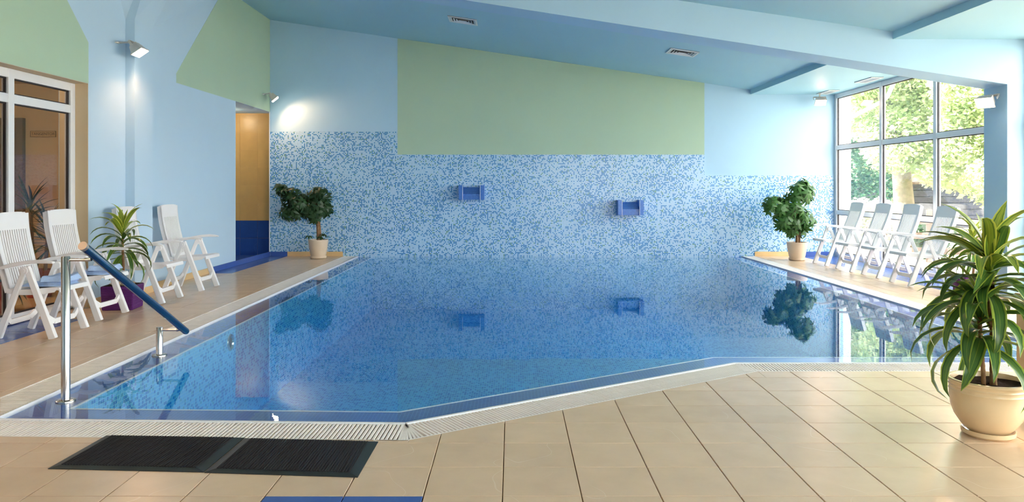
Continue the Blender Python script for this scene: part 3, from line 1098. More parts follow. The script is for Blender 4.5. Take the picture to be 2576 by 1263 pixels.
LG, RG = 'white loungers along the left wall', 'white loungers along the garden window'
chair(-3.92, 6.81, 0, 0.0, 'white plastic folding lounger with a towel, cut off by the left picture edge', LG)
chair(-3.995, 7.69, R(-1), 0.0, 'white plastic folding lounger with a towel, beside the purple planter', LG)
chair(-3.885, 8.77, R(1), 0.0, 'white plastic folding lounger partly behind the striped plant in the purple planter', LG)
chair(-3.865, 9.82, 0, 0.0, 'white plastic folding lounger of the left row nearest the tiled nook', LG)
chair(5.16, 12.84, pi, R(9), 'white plastic folding lounger of the right row nearest the mosaic wall', RG)
chair(5.16, 11.92, pi + R(1), R(9), 'second white folding lounger of the right row counted from the mosaic wall', RG)
chair(5.19, 11.11, pi - R(1), R(7), 'third white folding lounger of the right row counted from the mosaic wall', RG)
chair(5.17, 10.21, pi, R(9), 'white plastic folding lounger of the right row nearest the foreground plant', RG)


# ---------------------------------------------------------------- towels on two loungers
def towel(x, y, label):
    o = thing('folded_towel', label, 'towel', (x, y, .436), 0.1, 'pale blue towels on the loungers')
    def slab(L, Wd, th, z, wob, x0, nm, seed):
        rnd = random.Random(seed); b = MB(); nx, ny = 14, 10; k = 0
        for side in (1, 0):
            for i in range(nx + 1):
                for j in range(ny + 1):
                    a, c = i / nx * 2 - 1, j / ny * 2 - 1
                    e = (1 - abs(a) ** 8) * (1 - abs(c) ** 8)
                    zz_ = z + (th * (e ** .5) * (.85 + .15 * cos(a * 5 + c * 2)) if side else 0) + wob * .5 * (1 - a)
                    b.v.append((x0 + a * L / 2, c * Wd / 2 + .008 * sin(a * 4 + seed), zz_))
        s = (nx + 1) * (ny + 1)
        for i in range(nx):
            for j in range(ny):
                q = i * (ny + 1) + j
                b.f.append((q, q + ny + 1, q + ny + 2, q + 1))
                b.f.append((s + q, s + q + 1, s + q + ny + 2, s + q + ny + 1))
        b.build(nm, 'towel', o, True)
    slab(.36, .30, .028, .0, 0, -.02, 'lower_fold', 3)
    slab(.30, .28, .024, .020, -.004, .02, 'middle_fold', 5)
    slab(.24, .28, .060, .038, 0, .07, 'top_roll', 8)


towel(-4.085, 6.81, 'pale blue folded towel on the lounger cut off by the left picture edge')
towel(-4.16, 7.69, 'pale blue folded towel on the lounger beside the purple planter')


# ---------------------------------------------------------------- pool handrail
hr = thing('pool_handrail', 'steel pool handrail with two posts and a sloping rail in the blue it reflects', 'handrail', (-2.74, 4.70, 0))
for i, (dx, dy, zt, rr) in enumerate(((0, 0, .875, .0255), (-.012, 1.276, .208, .0245))):
    p = MB()
    p.tube([(dx, dy, -.05), (dx, dy, zt - .004), (dx, dy, zt)], [rr, rr, rr * .88], 24)
    po = p.build('post', 'steel', hr, True)
    MB().lathe([(rr, .004), (.05, .003), (.056, .0), (.058, -.05)], 28, (dx, dy, WZ + .006)).build('base_flange', 'steel', po, True)
    ta = zt - .022
    a = MB(); a.tube([(dx + rr * .8, dy, ta), (dx + .15, dy, ta)], .0085, 12)
    a.tube([(dx + .135, dy, ta), (dx + .158, dy, ta + .004)], .012, 12)
    a.build('arm', 'steel', hr, True)
ra, rb = Vector((.165, -.10, .944)), Vector((.165, 1.36, .155))
dv = (rb - ra).normalized()
rl = MB().tube([ra, ra + dv * .004, rb - dv * .02, rb - dv * .004, rb], [.025, .0265, .0265, .022, .012], 24).build('rail', 'reflectsteel', hr, True)
MB().tube([ra - dv * .012, ra + dv * .012], .0272, 24).build('end_cap', 'satin', rl, True)


# ---------------------------------------------------------------- rubber mats
def rubber_mat(c, label):
    """c: near-left, near-right, far-right, far-left corners"""
    o = thing('rubber_mat', label, 'mat', (c[0][0], c[0][1], 0), 0, 'black rubber mats by the pool edge')
    b0 = Vector(c[0])
    P = [Vector(p) - b0 for p in c]
    cen = sum(P, Vector((0, 0))) / 4
    def ins(k): return [p + (cen - p).normalized() * k for p in P]
    A, B_ = P, ins(.052)
    h = .012
    vs = [(p.x, p.y, .0005) for p in A] + [(p.x, p.y, .003) for p in A] + [(p.x, p.y, h) for p in B_]
    fs = [(0, 3, 2, 1)] + [(i, (i + 1) % 4, 4 + (i + 1) % 4, 4 + i) for i in range(4)] + [(4 + i, 4 + (i + 1) % 4, 8 + (i + 1) % 4, 8 + i) for i in range(4)] + [(8, 9, 10, 11)]
    MB().add(vs, fs).build('bevelled_border', 'rubberedge', o)
    # ribbed top: ribs of real relief
    m = MB(); n = 46
    for i in range(n):
        f0, f1 = (i + .15) / n, (i + .85) / n
        a = B_[0].lerp(B_[1], f0); b = B_[0].lerp(B_[1], f1); d = B_[3].lerp(B_[2], f1); e = B_[3].lerp(B_[2], f0)
        m.hexa([(q.x, q.y, h - .001) for q in (a, b, d, e)] + [(q.x, q.y, h + .0025) for q in (a, b, d, e)])
    rb_ = m.build('ribbed_top', 'rubber', o); rb_['kind'] = 'stuff'


rubber_mat([(-2.14, 3.53), (-1.405, 3.487), (-1.385, 3.965), (-2.12, 4.00)], 'black ribbed rubber mat, the left of two by the pool edge')
rubber_mat([(-1.400, 3.482), (-.690, 3.425), (-.682, 3.905), (-1.380, 3.957)], 'black ribbed rubber mat, the right of two by the pool edge')


# ---------------------------------------------------------------- mosaic spouts on the far wall
def spout(u, v0, v1, label):
    k = D / F
    x = (u - U0) * k; zt = H - (v0 - V0) * k; zb = H - (v1 - V0) * k
    o = thing('mosaic_spout', label, 'water spout', (x, D - .006, zb), 0, 'mosaic water spouts on the far wall')
    h = zt - zb; w = .235; dp = .30; c = .072
    MB().box(-w, -w + c, -dp, 0, 0, h).build('left_cheek', 'spout', o)
    MB().box(w - c, w, -dp, 0, 0, h).build('right_cheek', 'spout', o)
    pts = [(-.0, 0), (-dp * .86, 0), (-dp * .86, h * .40)]
    for i in range(7):
        f = i / 6
        pts.append((-dp * .86 + dp * .86 * f, h * (.40 + .46 * f ** 1.6)))
    MB().prism(pts, 'x', -w + c, w - c).build('chute', 'spout', o)
    lip = MB()
    for s in (-1, 1): lip.box(s * (w - c) - .004, s * (w - c) + .004, -dp - .002, -dp + .006, 0, h + .002)
    lip.build('edge_strip', 'frame', o)


spout(1188, 466, 502, 'blue mosaic water spout, the left of two on the far wall')
spout(1581, 503, 540, 'blue mosaic water spout, the right of two on the far wall')


# ---------------------------------------------------------------- ceiling vents
def vent(x, y, w, dpt, label, sloped=True, group='ceiling vents'):
    z = ceil_z(x) if sloped else ZS
    o = thing('ceiling_vent', label, 'vent', (x, y, z), 0, group)
    o.rotation_euler = (0, math.atan(SL) if sloped else 0, 0)
    MB().box(-w / 2, w / 2, -dpt / 2, dpt / 2, -.004, .012).build('duct_back', 'ventdark', o)
    mb = MB(); e = .032
    mb.box(-w / 2, w / 2, -dpt / 2, -dpt / 2 + e, -.016, 0); mb.box(-w / 2, w / 2, dpt / 2 - e, dpt / 2, -.016, 0)
    mb.box(-w / 2, -w / 2 + e, -dpt / 2 + e, dpt / 2 - e, -.016, 0); mb.box(w / 2 - e, w / 2, -dpt / 2 + e, dpt / 2 - e, -.016, 0)
    mb.build('frame', 'vent', o, bevel=.002)
    if w < 1.3 * dpt and dpt < 1.3 * w:
        # four-way diffuser: square louvre rings, one inside the other
        for i in range(4):
            a = w / 2 - e - .004 - i * .042; b = a - .020; c = dpt / 2 - e - .004 - i * .042; d = c - .020
            lv = MB(); z0, z1 = -.016, -.006
            P4 = [(-a, -c, z0), (a, -c, z0), (a, c, z0), (-a, c, z0)]; Q4 = [(-b, -d, z1), (b, -d, z1), (b, d, z1), (-b, d, z1)]
            lv.add(P4 + Q4, [(k, (k + 1) % 4, 4 + (k + 1) % 4, 4 + k) for k in range(4)])
            lv.add([(x, y, z + .002) for x, y, z in P4 + Q4], [(k, 4 + k, 4 + (k + 1) % 4, (k + 1) % 4) for k in range(4)])
            lv.build('louvre', 'vent', o)
    else:
        n = 4
        bl = MB().bar((0, -dpt / 2 + e, -.010), (0, dpt / 2 - e, -.010), .016, .003, (.7, 0, .7)).mesh('louvre', 'vent')
        for i in range(n):
            link('louvre', bl, o, loc=(-w / 2 + e + (w - 2 * e) * (i + .5) / n, 0, 0))


vent(-.766, 11.95, .45, .40, 'white louvred vent in the dark ceiling bay, left one')
vent(2.66, 11.95, .45, .40, 'white louvred vent in the dark ceiling bay, right one')
vent(5.80, 14.05, .20, .55, 'white soffit grille above the window in the far corner', False, 'soffit grilles')
vent(5.80, 12.45, .20, .60, 'white soffit grille above the window nearer the beam', False, 'soffit grilles')


# ---------------------------------------------------------------- floodlights
def flood(loc, aim, label, mount, energy, spot=R(115), size=1.0):
    """halogen floodlight: boxy housing, cooling fins, glass, U bracket to the mount point (relative)"""
    o = thing('floodlight', label, 'floodlight', loc)
    a = Vector(aim).normalized()
    q = a.to_track_quat('-Z', 'Y').to_matrix().to_4x4()
    hd = link('housing', None, o); bpy.data.objects.remove(hd)
    s = size
    b = MB()
    # housing flares from back to the front (front at -z)
    b.hexa([(-.07 * s, -.05 * s, -.05 * s), (.07 * s, -.05 * s, -.05 * s), (.07 * s, .05 * s, -.05 * s), (-.07 * s, .05 * s, -.05 * s),
            (-.058 * s, -.036 * s, .012 * s), (.058 * s, -.036 * s, .012 * s), (.058 * s, .036 * s, .012 * s), (-.058 * s, .036 * s, .012 * s)])
    b.box(-.078 * s, .078 * s, -.058 * s, .058 * s, -.062 * s, -.05 * s)
    for i in range(4):
        x = (-.036 + i * .024) * s
        b.box(x - .003 * s, x + .003 * s, -.034 * s, .034 * s, .010 * s, .028 * s)
    h = b.build('housing', 'lamp', o, bevel=.002); h.matrix_local = q
    g = MB().box(-.07 * s, .07 * s, -.05 * s, .05 * s, -.068 * s, -.0625 * s).build('glass', 'lampglow', h)
    b = MB()
    for sd in (-1, 1):
        b.bar((sd * .084 * s, 0, 0), (sd * .084 * s, .0, .05 * s), .02 * s, .004 * s, (1, 0, 0))
    b.bar((-.086 * s, 0, .05 * s), (.086 * s, 0, .05 * s), .02 * s, .004 * s, (0, 0, 1))
    b.build('bracket', 'lamp', h)
    mt = Vector(mount)
    MB().bar(q.to_3x3() @ Vector((0, 0, .05 * s)), mt, .022, .014, (0, .3, 1)).build('mount_arm', 'lamp', o)
    MB().lathe([(0, -.008), (.03, -.008), (.032, .004)], 12, tuple(mt)).build('mount_plate', 'lamp', o)
    l = bpy.data.lights.new('flood_bulb', 'SPOT'); l.energy = energy; l.color = (1, .52, .25)
    l.spot_size = spot; l.spot_blend = .7; l.shadow_soft_size = .03
    lo = link('flood_bulb', l, o); lo.matrix_local = Matrix.Translation(a * .085 * s) @ q
    return o


flood((XL + .20, 8.90, 2.93), (.55, .02, -.80), 'lit floodlight on the left wall beside the pilaster', (-.195, -.06, .04), 24, R(165), 1.3)
flood((XL + .17, D - .40, 2.975), (.62, .16, -.76), 'lit floodlight high in the far left corner above the nook', (-.16, -.02, .03), 24, R(140), 1.3)
flood((5.70, D - .28, 2.92), (-.10, -.60, -.75), 'lit floodlight on the far wall beside the garden window', (0, .0, .125), 12, R(150), 1.3)
flood((5.72, 9.22, 2.36), (-.62, -.40, -.60), 'lit floodlight on the right column under the beam', (.13, 0, .06), 60, R(115), 1.3)
flood((XL + .22, 3.0, 2.93), (.55, .10, -.80), 'added unseen floodlight on the left wall near the camera, warming the foreground', (-.215, .0, .04), 70, R(150), 1.3)  # unseen lamp added to brighten the left foreground floor



# ================================================================ PLANTS
def leaf_mesh(L, Wd, droop, elev, name='leaf', m='dracaena', seg=8, fold=.35, curl=0.0, tipw=.5):
    """strap leaf starting at the origin, heading +x, rising at elev and bending down by droop (rad)"""
    me = bpy.data.meshes.new(name)
    vs, uv, fs = [], [], []
    x = z = 0.0; a = elev; y = 0.0
    for i in range(seg + 1):
        t = i / seg
        w = Wd * (min(1, .35 + 2.2 * t)) * (1 - max(0, (t - tipw) / (1 - tipw)) ** 1.8) * .5 + .0006
        nx, nz = -sin(a), cos(a)
        for s in (-1, 0, 1):
            f = abs(s) * w * fold
            vs.append((x + nx * f, y + s * w * (1 - .12 * fold), z + nz * f)); uv.append((s * .5 + .5, t))
        ds = L / seg
        x += cos(a) * ds; z += sin(a) * ds; y += curl * t * ds
        a -= droop / seg * (0.5 + t)
    for i in range(seg):
        for s in (0, 1):
            k = i * 3 + s
            fs.append((k, k + 1, k + 4, k + 3))
    me.from_pydata(vs, [], fs)
    l = me.uv_layers.new()
    for lp in me.loops:
        l.data[lp.index].uv = uv[lp.vertex_index]
    me.materials.append(M[m])
    me.polygons.foreach_set('use_smooth', [True] * len(me.polygons))
    return me


leafcache = {}
def leaf(par, p, az, elev, L, Wd, droop, m, rnd, name='leaf'):
    key = (round(L, 2), round(Wd, 3), round(droop, 1), round(elev, 1), m, rnd.randint(0, 1))
    if key not in leafcache:
        leafcache[key] = leaf_mesh(key[0], key[1], key[2], key[3], name, m, curl=(-.25, .25)[key[5]])
    o = link(name, leafcache[key], par, loc=p)
    o.rotation_euler = (rnd.uniform(-.25, .25), 0, az)
    return o


def head(par, base, top, n, L, Wd, rnd, young=.25, bias=None):
    """rosette of strap leaves along a stem from base to top; lower ones hang, upper ones stand"""
    base, top = Vector(base), Vector(top)
    ga = rnd.uniform(0, 6)
    for i in range(n):
        t = i / (n - 1)
        p = base.lerp(top, t)
        az = ga + i * 2.39996 + rnd.uniform(-.25, .25)
        elev = -.1 + 1.35 * t ** 1.2 + rnd.uniform(-.15, .15)
        droop = 2.6 - 1.35 * t ** 2.4 + rnd.uniform(-.25, .25)
        l = L * (1.0 - .22 * t) * rnd.uniform(.85, 1.12)
        m = 'dracaena_young' if t > 1 - young and rnd.random() < .85 else 'dracaena'
        leaf(par, p, az, min(elev, 1.42), l, Wd * rnd.uniform(.85, 1.1), max(.2, droop), m, rnd)


def big_dracaena():
    rnd = random.Random(11)
    o = thing('potted_dracaena', 'large striped dracaena in a round cream pot in the right foreground', 'potted plant', (2.50, 4.02, 0))
    MB().lathe([(0, .012), (.098, .012), (.11, .018), (.122, .034), (.128, .034), (.125, .012), (.11, .0), (0, 0)], 40).build('saucer', 'creampot', o, True)
    prof = [(0, .02), (.085, .02), (.10, .03), (.128, .06), (.158, .11), (.174, .16), (.180, .21), (.181, .245), (.184, .25), (.181, .256), (.1815, .27), (.185, .276), (.182, .284),
            (.186, .296), (.192, .302), (.193, .310), (.188, .316), (.176, .316), (.172, .308), (.170, .27), (.160, .2), (0, .2)]
    prof = [(r_, z_ * .935) for r_, z_ in prof]
    MB().lathe(prof, 56).build('pot', 'creampot', o, True)
    b = MB(); k = 15
    prof = [(0.0, .266)] + [(.171 * i / 5, .264 + .006 * ((i * 7) % 3 - 1)) for i in range(1, 6)] + [(.166, .235)]
    so = b.lathe(prof, 26); rv = random.Random(2)
    so.v = [(x, y, z + rv.uniform(-.006, .008)) for x, y, z in so.v]
    so.build('soil', 'soil', o, True)
    def stem(pts, r0, r1):
        b = MB(); P = []; Rr = []
        n = 26
        for i in range(n + 1):
            t = i / n * (len(pts) - 1); k = min(int(t), len(pts) - 2); f = t - k
            P.append(Vector(pts[k]).lerp(Vector(pts[k + 1]), f)); r = r0 + (r1 - r0) * i / n
            Rr.append(r * (1.06 if i % 2 else .95))
        b.tube(P, Rr, 14).build('stem', 'bark', o, True)
    stem([(.015, -.02, .25), (.012, -.025, .42), (.018, -.02, .56), (.02, -.02, .60)], .0165, .021)
    b = MB(); b.tube([(.02, -.02, .575), (.014, -.02, .595), (.010, -.02, .625), (.012, -.02, .648)], [.016, .029, .03, .016], 14).build('stem_knot', 'bark', o, True)
    stem([(-.002, -.022, .625), (-.004, -.01, .68), (.0, .0, .74), (.0, .0, .86)], .0115, .010)
    stem([(.022, -.015, .625), (.026, -.01, .68), (.03, .02, .84)], .0105, .009)
    stem([(-.028, -.01, .25), (-.034, -.01, .36), (-.045, -.01, .50), (-.052, -.01, .62)], .011, .010)
    head(o, (.0, .0, .70), (-.008, -.01, .93), 36, .46, .070, rnd, .32)
    head(o, (.035, .03, .70), (.075, .06, .90), 14, .42, .066, rnd, .3)
    head(o, (-.048, -.01, .46), (-.055, -.01, .70), 30, .45, .070, rnd, .12)
    # upright spear in the middle
    for i in range(4):
        leaf(o, (.0, -.012, .91), i * 1.57 + .5, (1.52, 1.35, 1.2, 1.4)[i], (.33, .26, .25, .22)[i], .07, .2, 'dracaena_young', rnd)
    # the long leaves reaching out to the left
    leaf(o, (-.055, -.02, .70), pi + .1, .62, .40, .05, 1.25, 'dracaena', rnd)
    leaf(o, (-.055, -.02, .68), pi + .35, .35, .42, .06, 1.9, 'dracaena', rnd)
    leaf(o, (-.02, -.02, .95), pi - .25, .55, .36, .05, .9, 'dracaena', rnd)
    leaf(o, (-.02, -.02, .88), pi + .2, .35, .40, .055, 1.6, 'dracaena', rnd)
    leaf(o, (-.052, -.02, .52), -pi / 2 - .25, .2, .40, .06, 2.3, 'dracaena', rnd)


big_dracaena()


def box_dracaena(x, y, rz, label, seed, sc_=1.0, hgt=.62):
    rnd = random.Random(seed)
    o = thing('planter_dracaena', label, 'potted plant', (x, y, 0), rz)
    w, h = .165, .255
    b = MB()
    b.hexa([(-w * .94, -w * .94, 0), (w * .94, -w * .94, 0), (w * .94, w * .94, 0), (-w * .94, w * .94, 0), (-w, -w, h), (w, -w, h), (w, w, h), (-w, w, h)])
    bx = b.build('woven_box', 'purple', o, bevel=.008)
    for s in (-1, 1):
        MB().tube([(s * .0 + .0, -w - .004, h - .045), (0, -w - .004, h - .0449)], .001, 6) if False else None
    gr = MB()
    for i in range(16):
        a = 2 * pi * i / 16; a2 = 2 * pi * (i + 1) / 16
        gr.bar((.016 * cos(a), -w - .002, h - .05 + .016 * sin(a)), (.016 * cos(a2), -w - .002, h - .05 + .016 * sin(a2)), .006, .004, (0, 1, 0))
    gr.build('eyelet', 'steel', bx)
    MB().box(-w + .015, w - .015, -w + .015, w - .015, h - .02, h + .002).build('soil', 'soil', o)
    mb = MB(); mb.lathe([(.10, h), (.125, h + .015), (.13, h + .018), (.12, h + .018), (.10, h + .006)], 24).build('inner_rim', 'beigepot', o, True)
    b = MB(); P = [(.0, 0, h), (.01, 0, .4), (0, 0, hgt), (0, .0, hgt + .14)]
    b.tube(P, [.015, .013, .012, .009], 12).build('stem', 'bark', o, True)
    head(o, (0, 0, hgt - .12), (0, 0, hgt + .20), 32, .48 * sc_, .060 * sc_, rnd, .3)
    for i in range(3):
        leaf(o, (0, 0, hgt + .16), 1 + i * 2.1, 1.4, .26 * sc_, .05, .12, 'dracaena_young', rnd)


box_dracaena(-4.18, 8.22, .12, 'striped dracaena in a purple woven planter between the left loungers', 5, .98, .66)
box_dracaena(5.42, 9.0, -.1, 'yellow-green dracaena in a purple woven planter behind the foreground plant', 9, .85, .55)


# umbrella trees (palmate leaves on thin stalks)
def palm_leaf_mesh(m, seed, size):
    rnd = random.Random(seed)
    me = bpy.data.meshes.new('palmate_leaf'); vs, fs, uv = [], [], []
    n = 7
    for q in range(n):
        az = 2 * pi * q / n + rnd.uniform(-.15, .15)
        L = size * rnd.uniform(.85, 1.1); w = L * .40; dr = -.25; dz = rnd.uniform(.5, .9)
        k = len(vs)
        for i in range(5):
            t = i / 4
            r = .012 + L * t; z = -.02 * t - dz * L * t * t * .55
            ww = w * .5 * (sin(pi * min(1, .06 + t * .94) ** .8)) ** .8 if 0 < t < 1 else .001
            for s in (-1, 1):
                vs.append((cos(az) * r - sin(az) * s * ww, sin(az) * r + cos(az) * s * ww, z)); uv.append((.5 + s * .3, t))
        for i in range(4):
            a = k + 2 * i
            fs.append((a, a + 1, a + 3, a + 2))
    me.from_pydata(vs, [], fs)
    l = me.uv_layers.new()
    for lp in me.loops: l.data[lp.index].uv = uv[lp.vertex_index]
    me.materials.append(M[m]); me.polygons.foreach_set('use_smooth', [True] * len(me.polygons))
    return me


def umbrella_tree(x, y, label, m, blobs, trunk, n, seed, pr, ph, low=()):
    rnd = random.Random(seed)
    o = thing('potted_umbrella_tree', label, 'potted plant', (x, y, 0))
    MB().lathe([(0, 0), (pr * .70, 0), (pr * .80, .012), (pr * .82, .05), (pr * .78, .05), (pr * .74, .02), (0, .02)], 36).build('saucer', 'beigepot', o, True)
    MB().lathe([(0, .022), (pr * .68, .022), (pr * .80, .08), (pr * .93, .20), (pr, ph - .03), (pr * 1.01, ph), (pr * .95, ph), (pr * .93, ph - .03), (0, ph - .035)], 40).build('pot', 'beigepot', o, True)
    MB().lathe([(0, ph - .02), (pr * .93, ph - .028)], 24).build('soil', 'soil', o, True)
    for tr in trunk:
        MB().tube(tr[0], tr[1], 10).build('trunk', 'bark', o, True)
    leaves = [palm_leaf_mesh(m, seed * 10 + i, (.125, .105, .135, .09)[i]) for i in range(4)]
    tot = sum(b[3] for b in blobs)
    for (cx, cz, r, wgt, cy, rz_) in blobs:
        for i in range(int(n * wgt / tot)):
            while True:
                p = Vector((rnd.uniform(-1, 1), rnd.uniform(-1, 1), rnd.uniform(-1, 1)))
                if .35 < p.length < 1.05: break
            q = Vector((cx + p.x * r, cy + p.y * r * .8, cz + p.z * rz_))
            lf = link('palmate_leaf', rnd.choice(leaves), o, loc=q)
            out = Vector((p.x + rnd.uniform(-.5, .5), p.y + rnd.uniform(-.6, .3) - .25, p.z * .6 + .35)).normalized()
            lf.rotation_euler = out.to_track_quat('Z', 'Y').to_euler()
            lf.rotation_euler.rotate_axis('Z', rnd.uniform(0, 6))
    # branches towards the blobs
    b = MB()
    for (cx, cz, r, wgt, cy, rz_) in blobs:
        t0_ = Vector(trunk[0][0][-1]) - Vector((0, 0, .12))
        b.tube([t0_, (t0_ + Vector((cx, cy, cz))) / 2 + Vector((0, 0, -.03)), (cx, cy, cz)], [.011, .009, .005], 7)
    b.build('branches', 'bark', o, True)
    for (lx, lz) in low:
        lf = link('palmate_leaf', leaves[3], o, loc=(lx, -.05, lz)); lf.rotation_euler = (.3, 0, rnd.uniform(0, 6))


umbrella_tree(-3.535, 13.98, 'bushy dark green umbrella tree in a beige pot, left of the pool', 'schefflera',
              [(-.50, 1.16, .22, 16, 0, .15), (-.40, .98, .28, 26, 0, .22), (-.50, .84, .22, 16, 0, .14), (-.70, 1.28, .13, 8, 0, .07), (-.24, .95, .2, 14, 0, .2), (.0, 1.17, .2, 16, 0, .15), (.05, .97, .22, 22, 0, .22), (-.05, .80, .2, 14, 0, .13), (.14, 1.0, .1, 8, 0, .2)],
              [([(.0, 0, .30), (-.01, 0, .55), (-.03, 0, .88), (-.05, 0, 1.0)], [.030, .026, .022, .014]), ([(.04, .02, .30), (.02, .02, .55), (-.01, .02, .9)], [.022, .02, .014])],
              180, 3, .178, .345, ((-.16, .42), (.12, .45), (.06, .40)))
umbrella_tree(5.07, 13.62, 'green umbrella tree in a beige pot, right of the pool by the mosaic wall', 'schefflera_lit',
              [(.04, 1.18, .27, 26, 0, .18), (-.36, .98, .25, 22, 0, .18), (-.05, .92, .26, 20, 0, .2), (-.18, .70, .26, 20, 0, .16), (.14, .72, .2, 14, 0, .2), (.10, 1.36, .12, 6, 0, .07), (.24, 1.2, .08, 6, 0, .1), (-.10, .54, .16, 10, 0, .10), (.10, .56, .12, 7, 0, .12)],
              [([(.0, 0, .28), (.0, 0, .5), (-.01, 0, .8), (.03, 0, 1.1)], [.028, .024, .02, .012]), ([(.05, .02, .28), (.06, .02, .6), (.1, .02, .9)], [.018, .016, .01])],
              170, 4, .175, .325)


# blade-leaved plants behind the left window
def yucca(x, y, label, seed, hgt, r):
    rnd = random.Random(seed)
    o = thing('potted_yucca', label, 'potted plant', (x, y, 0))
    MB().lathe([(0, 0), (r * .75, 0), (r, .28), (r * 1.06, .28), (r * 1.06, .32), (r * .95, .32), (r * .93, .29), (0, .29)], 28).build('pot', 'terracotta', o, True)
    for k in range(2):
        dx = -.07 + .14 * k; h = hgt * (1 - .25 * k)
        MB().tube([(dx, 0, .28), (dx * 1.5, 0, h)], .022, 10).build('stem', 'bark', o, True)
        for i in range(38):
            t = i / 37
            leaf(o, (dx * 1.5, 0, h - .25 + .3 * t), i * 2.4 + rnd.uniform(-.3, .3), -.5 + 1.8 * t, .38 * rnd.uniform(.8, 1.15), .03, rnd.uniform(.3, 1.0), 'yucca', rnd)


yucca(-5.62, 9.1, 'dark blade-leaved plant in a red pot behind the left window', 21, 1.05, .17)
yucca(-5.35, 7.95, 'low blade-leaved plant in a red pot close behind the left window pane', 22, .70, .16)

# low beige wall end at the right picture edge
lw = thing('low_partition', 'beige low partition end beside the foreground pot at the right picture edge', 'partition', (3.03, 4.36, 0))
MB().box(-.12, .9, -.06, .06, 0, .66).build('panel', 'ptile', lw, bevel=.004)
MB().box(-.125, .9, -.07, .07, .66, .69).build('cap', 'ptile', lw, bevel=.004)


# ================================================================ GARDEN OUTSIDE THE RIGHT WINDOW
struct('ground', MB().box(XRO + .02, 46, -30, 60, -.5, -.12).box(-20, XRO + .02, -30, YB - .32, -.5, -.12), 'stone', 'pale sunlit terrace outside the window', 'ground')


def foliage(name, par, m, blobs, n, size, seed, parent_loc=(0, 0, 0)):
    rnd = random.Random(seed); b = MB()
    tot = sum(q[3] ** 2 for q in blobs)
    for (cx, cy, cz, r) in blobs:
        for i in range(int(n * r * r / tot)):
            p = Vector((rnd.gauss(0, 1), rnd.gauss(0, 1), rnd.gauss(0, 1))).normalized() * r * rnd.uniform(.55, 1.0)
            c = Vector((cx, cy, cz)) + p
            d = Vector((rnd.gauss(0, 1), rnd.gauss(0, 1), rnd.gauss(0, .6))).normalized()
            e = d.orthogonal().normalized(); s = size * rnd.uniform(.6, 1.3)
            e = (e + d.cross(e) * rnd.uniform(-1, 1)).normalized()
            nn = d.cross(e).normalized() * s * .18
            b.add([c - d * s, c + e * s * .55 + nn, c + d * s, c - e * s * .55 + nn], [(0, 1, 2), (0, 2, 3)])
    me = bpy.data.meshes.new(name); me.from_pydata(b.v, [], b.f); me.materials.append(M[m])
    o = link(name, me, par); o['kind'] = 'stuff'
    return o


def tree(x, y, label, h, trunk_r, lean, blobs, n, seed, size=.13):
    o = thing('garden_tree', label, 'tree', (x, y, -.12), 0, 'garden trees outside the window')
    b = MB(); top = Vector((lean[0], lean[1], h))
    b.tube([(0, 0, 0), top * .35 + Vector((.05, 0, 0)), top * .7, top], [trunk_r * 1.25, trunk_r, trunk_r * .8, trunk_r * .4], 12).build('trunk', 'trunk', o, True)
    b = MB()
    for k, (cx, cy, cz, r) in enumerate(blobs):
        s = top * (.45 + .1 * (k % 4))
        b.tube([s, (s + Vector((cx, cy, cz))) / 2 + Vector((0, 0, .15)), (cx, cy, cz)], [trunk_r * .38, trunk_r * .25, trunk_r * .1], 7)
    b.build('branches', 'trunk', o, True)
    foliage('crown', o, 'tree_leaf', blobs, n, size, seed)


tree(9.45, 18.3, 'big pale-barked tree seen through the middle window bay', 5.2, .21, (-.25, .6, 0),
     [(-.6, -.6, 2.5, .8), (.4, -.9, 2.1, .8), (-.9, .2, 3.5, 1.0), (.6, -.4, 3.4, 1.0), (0, .6, 4.6, 1.2), (1.2, -.3, 2.6, .9), (1.0, 0, 4.3, 1.0), (-1.2, -.8, 4.4, .9)], 34000, 31, .06)
tree(10.6, 16.0, 'leafy tree filling the right window bay near the column', 4.6, .15, (.3, -.2, 0),
     [(-.5, -.4, 1.6, .8), (.5, -.2, 1.9, .8), (-.8, .2, 2.7, .9), (.3, -.6, 2.8, .9), (0, .3, 3.8, 1.1), (1.1, .4, 3.2, .9), (-1.2, -.3, 3.6, .8), (.9, -.9, 1.5, .6)], 34000, 32, .056)
tree(12.5, 25.5, 'tree farther back in the garden beyond the fence', 6.5, .2, (0, 0, 0),
     [(0, 0, 3, 1.5), (-1.2, 0, 4.2, 1.4), (1.2, 0, 4.2, 1.4), (0, 0, 5.6, 1.6), (-2, .4, 5.4, 1.1), (2.2, 0, 3, 1.2)], 14000, 33, .11)
tree(15.0, 21.0, 'tree at the far right of the garden view', 6.0, .2, (0, 0, 0),
     [(0, 0, 2.5, 1.6), (-1.4, 0, 3.8, 1.4), (1.3, 0, 3.8, 1.4), (0, 0, 5.2, 1.6), (-2.2, .4, 2.2, 1.1)], 14000, 34, .11)
tree(9.0, 23.0, 'slim tree behind the hedge near the downpipe', 5.2, .1, (.2, 0, 0),
     [(0, 0, 3.4, .8), (-.7, 0, 4.4, .8), (.6, 0, 4.3, .9), (.1, 0, 5.2, .8)], 8000, 35, .075)


def bush(x, y, label, m, blobs, n, seed, size, cat='bush'):
    o = thing('garden_bush', label, cat, (x, y, -.12))
    b = MB()
    for i in range(5):
        b.tube([(0, 0, 0), (.15 * cos(i * 1.3), .15 * sin(i * 1.3), .3), (.35 * cos(i * 1.3), .35 * sin(i * 1.3), .6)], [.02, .015, .008], 6)
    b.build('stems', 'trunk', o, True)
    foliage('leaves', o, m, blobs, n, size, seed)


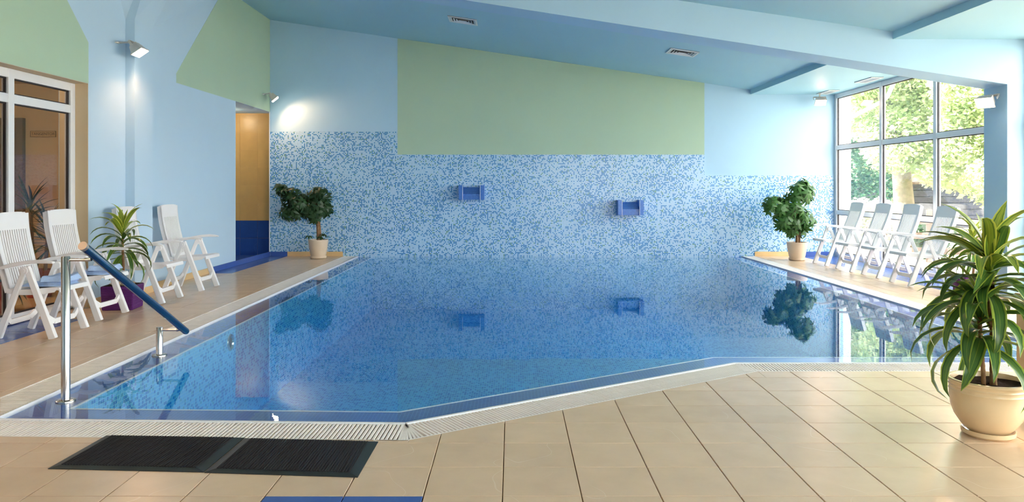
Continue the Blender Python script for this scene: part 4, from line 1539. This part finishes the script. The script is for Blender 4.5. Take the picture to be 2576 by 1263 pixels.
bush(10.2, 23.2, 'rounded dark green hedge behind the downpipe', 'hedge_leaf', [(-.9, 0, .8, 1.0), (.6, 0, .9, 1.1), (-.2, 0, 1.9, 1.0), (1.0, .2, 2.0, .8), (-.9, 0, 1.8, .8), (0, .2, 2.6, .55)], 9000, 41, .06)
bush(8.2, 17.6, 'white blossoming bush outside the first window bay', 'flower', [(0, 0, .45, .5), (.5, .1, .5, .45), (-.25, -.1, .85, .35), (.3, 0, .9, .3)], 4500, 42, .045)
bush(8.3, 15.1, 'low dark bush outside behind the first right lounger', 'hedge_leaf', [(0, 0, .3, .35), (.2, .1, .55, .3), (-.2, 0, .5, .25)], 2200, 43, .04)

# wooden fence with rails beyond the trees
fn = thing('garden_fence', 'brown wooden rail fence outside the garden window', 'fence', (7.9, 14.5, -.12))
for i in range(6):
    MB().box(-.05 + i * .95, .05 + i * .95, -.05, .05, 0, 1.0).build('post', 'fence', fn, bevel=.006)
for z in (.22, .5, .78):
    MB().box(-.3, 5.2, -.075, -.05, z - .06, z + .06).build('rail', 'fence', fn, bevel=.004)
fn.rotation_euler = (0, 0, R(-22))
sh = thing('garden_shed', 'low dark board shed behind the garden trees', 'shed', (13.4, 26.8, -.12))
for i in range(7):
    MB().box(-4.2, 4.2, -.05 - .012 * (i % 2), 0, .22 * i, .22 * i + .21).build('board', 'roofdark', sh, bevel=.006)
MB().hexa([(-4.4, -.5, 1.52), (4.4, -.5, 1.52), (4.4, 1.8, 2.0), (-4.4, 1.8, 2.0), (-4.4, -.5, 1.6), (4.4, -.5, 1.6), (4.4, 1.8, 2.08), (-4.4, 1.8, 2.08)]).build('roof', 'fence', sh)
MB().box(-4.2, 4.2, .02, 1.6, 0, 1.5).build('core', 'roofdark', sh)

# outer corner of the building and its downpipe
struct('trim_5', MB().box(XRO + .02, XRO + .42, D + .62, D + 1.2, -.3, 5.0), 'render', 'white rendered outer corner seen through the first window pane', 'pillar')
dp = thing('downpipe', 'white bent rain downpipe coloured in its lilac-grey shade outside the first window bay', 'downpipe', (0, 0, 0))
k = 15.3
def OP(u, v, d): return ((u - U0) * d / F, d, H - (v - V0) * d / F)
P = [OP(2128, 640, 15.2), OP(2128, 420, 15.2), OP(2128, 310, 15.2), OP(2136, 298, 15.17), OP(2218, 256, 14.9), OP(2232, 244, 14.86), OP(2250, 205, 14.8), OP(2262, 170, 14.75)]
MB().tube(P, .037, 14).build('pipe', 'pipe', dp, True)
for vv in (330, 470):
    q = OP(2128, vv, 15.2)
    MB().lathe([(.037, -.015), (.046, -.015), (.046, .015), (.037, .015)], 16, q).build('clamp', 'pipe', dp, True)
print('tiles', n_tiles)
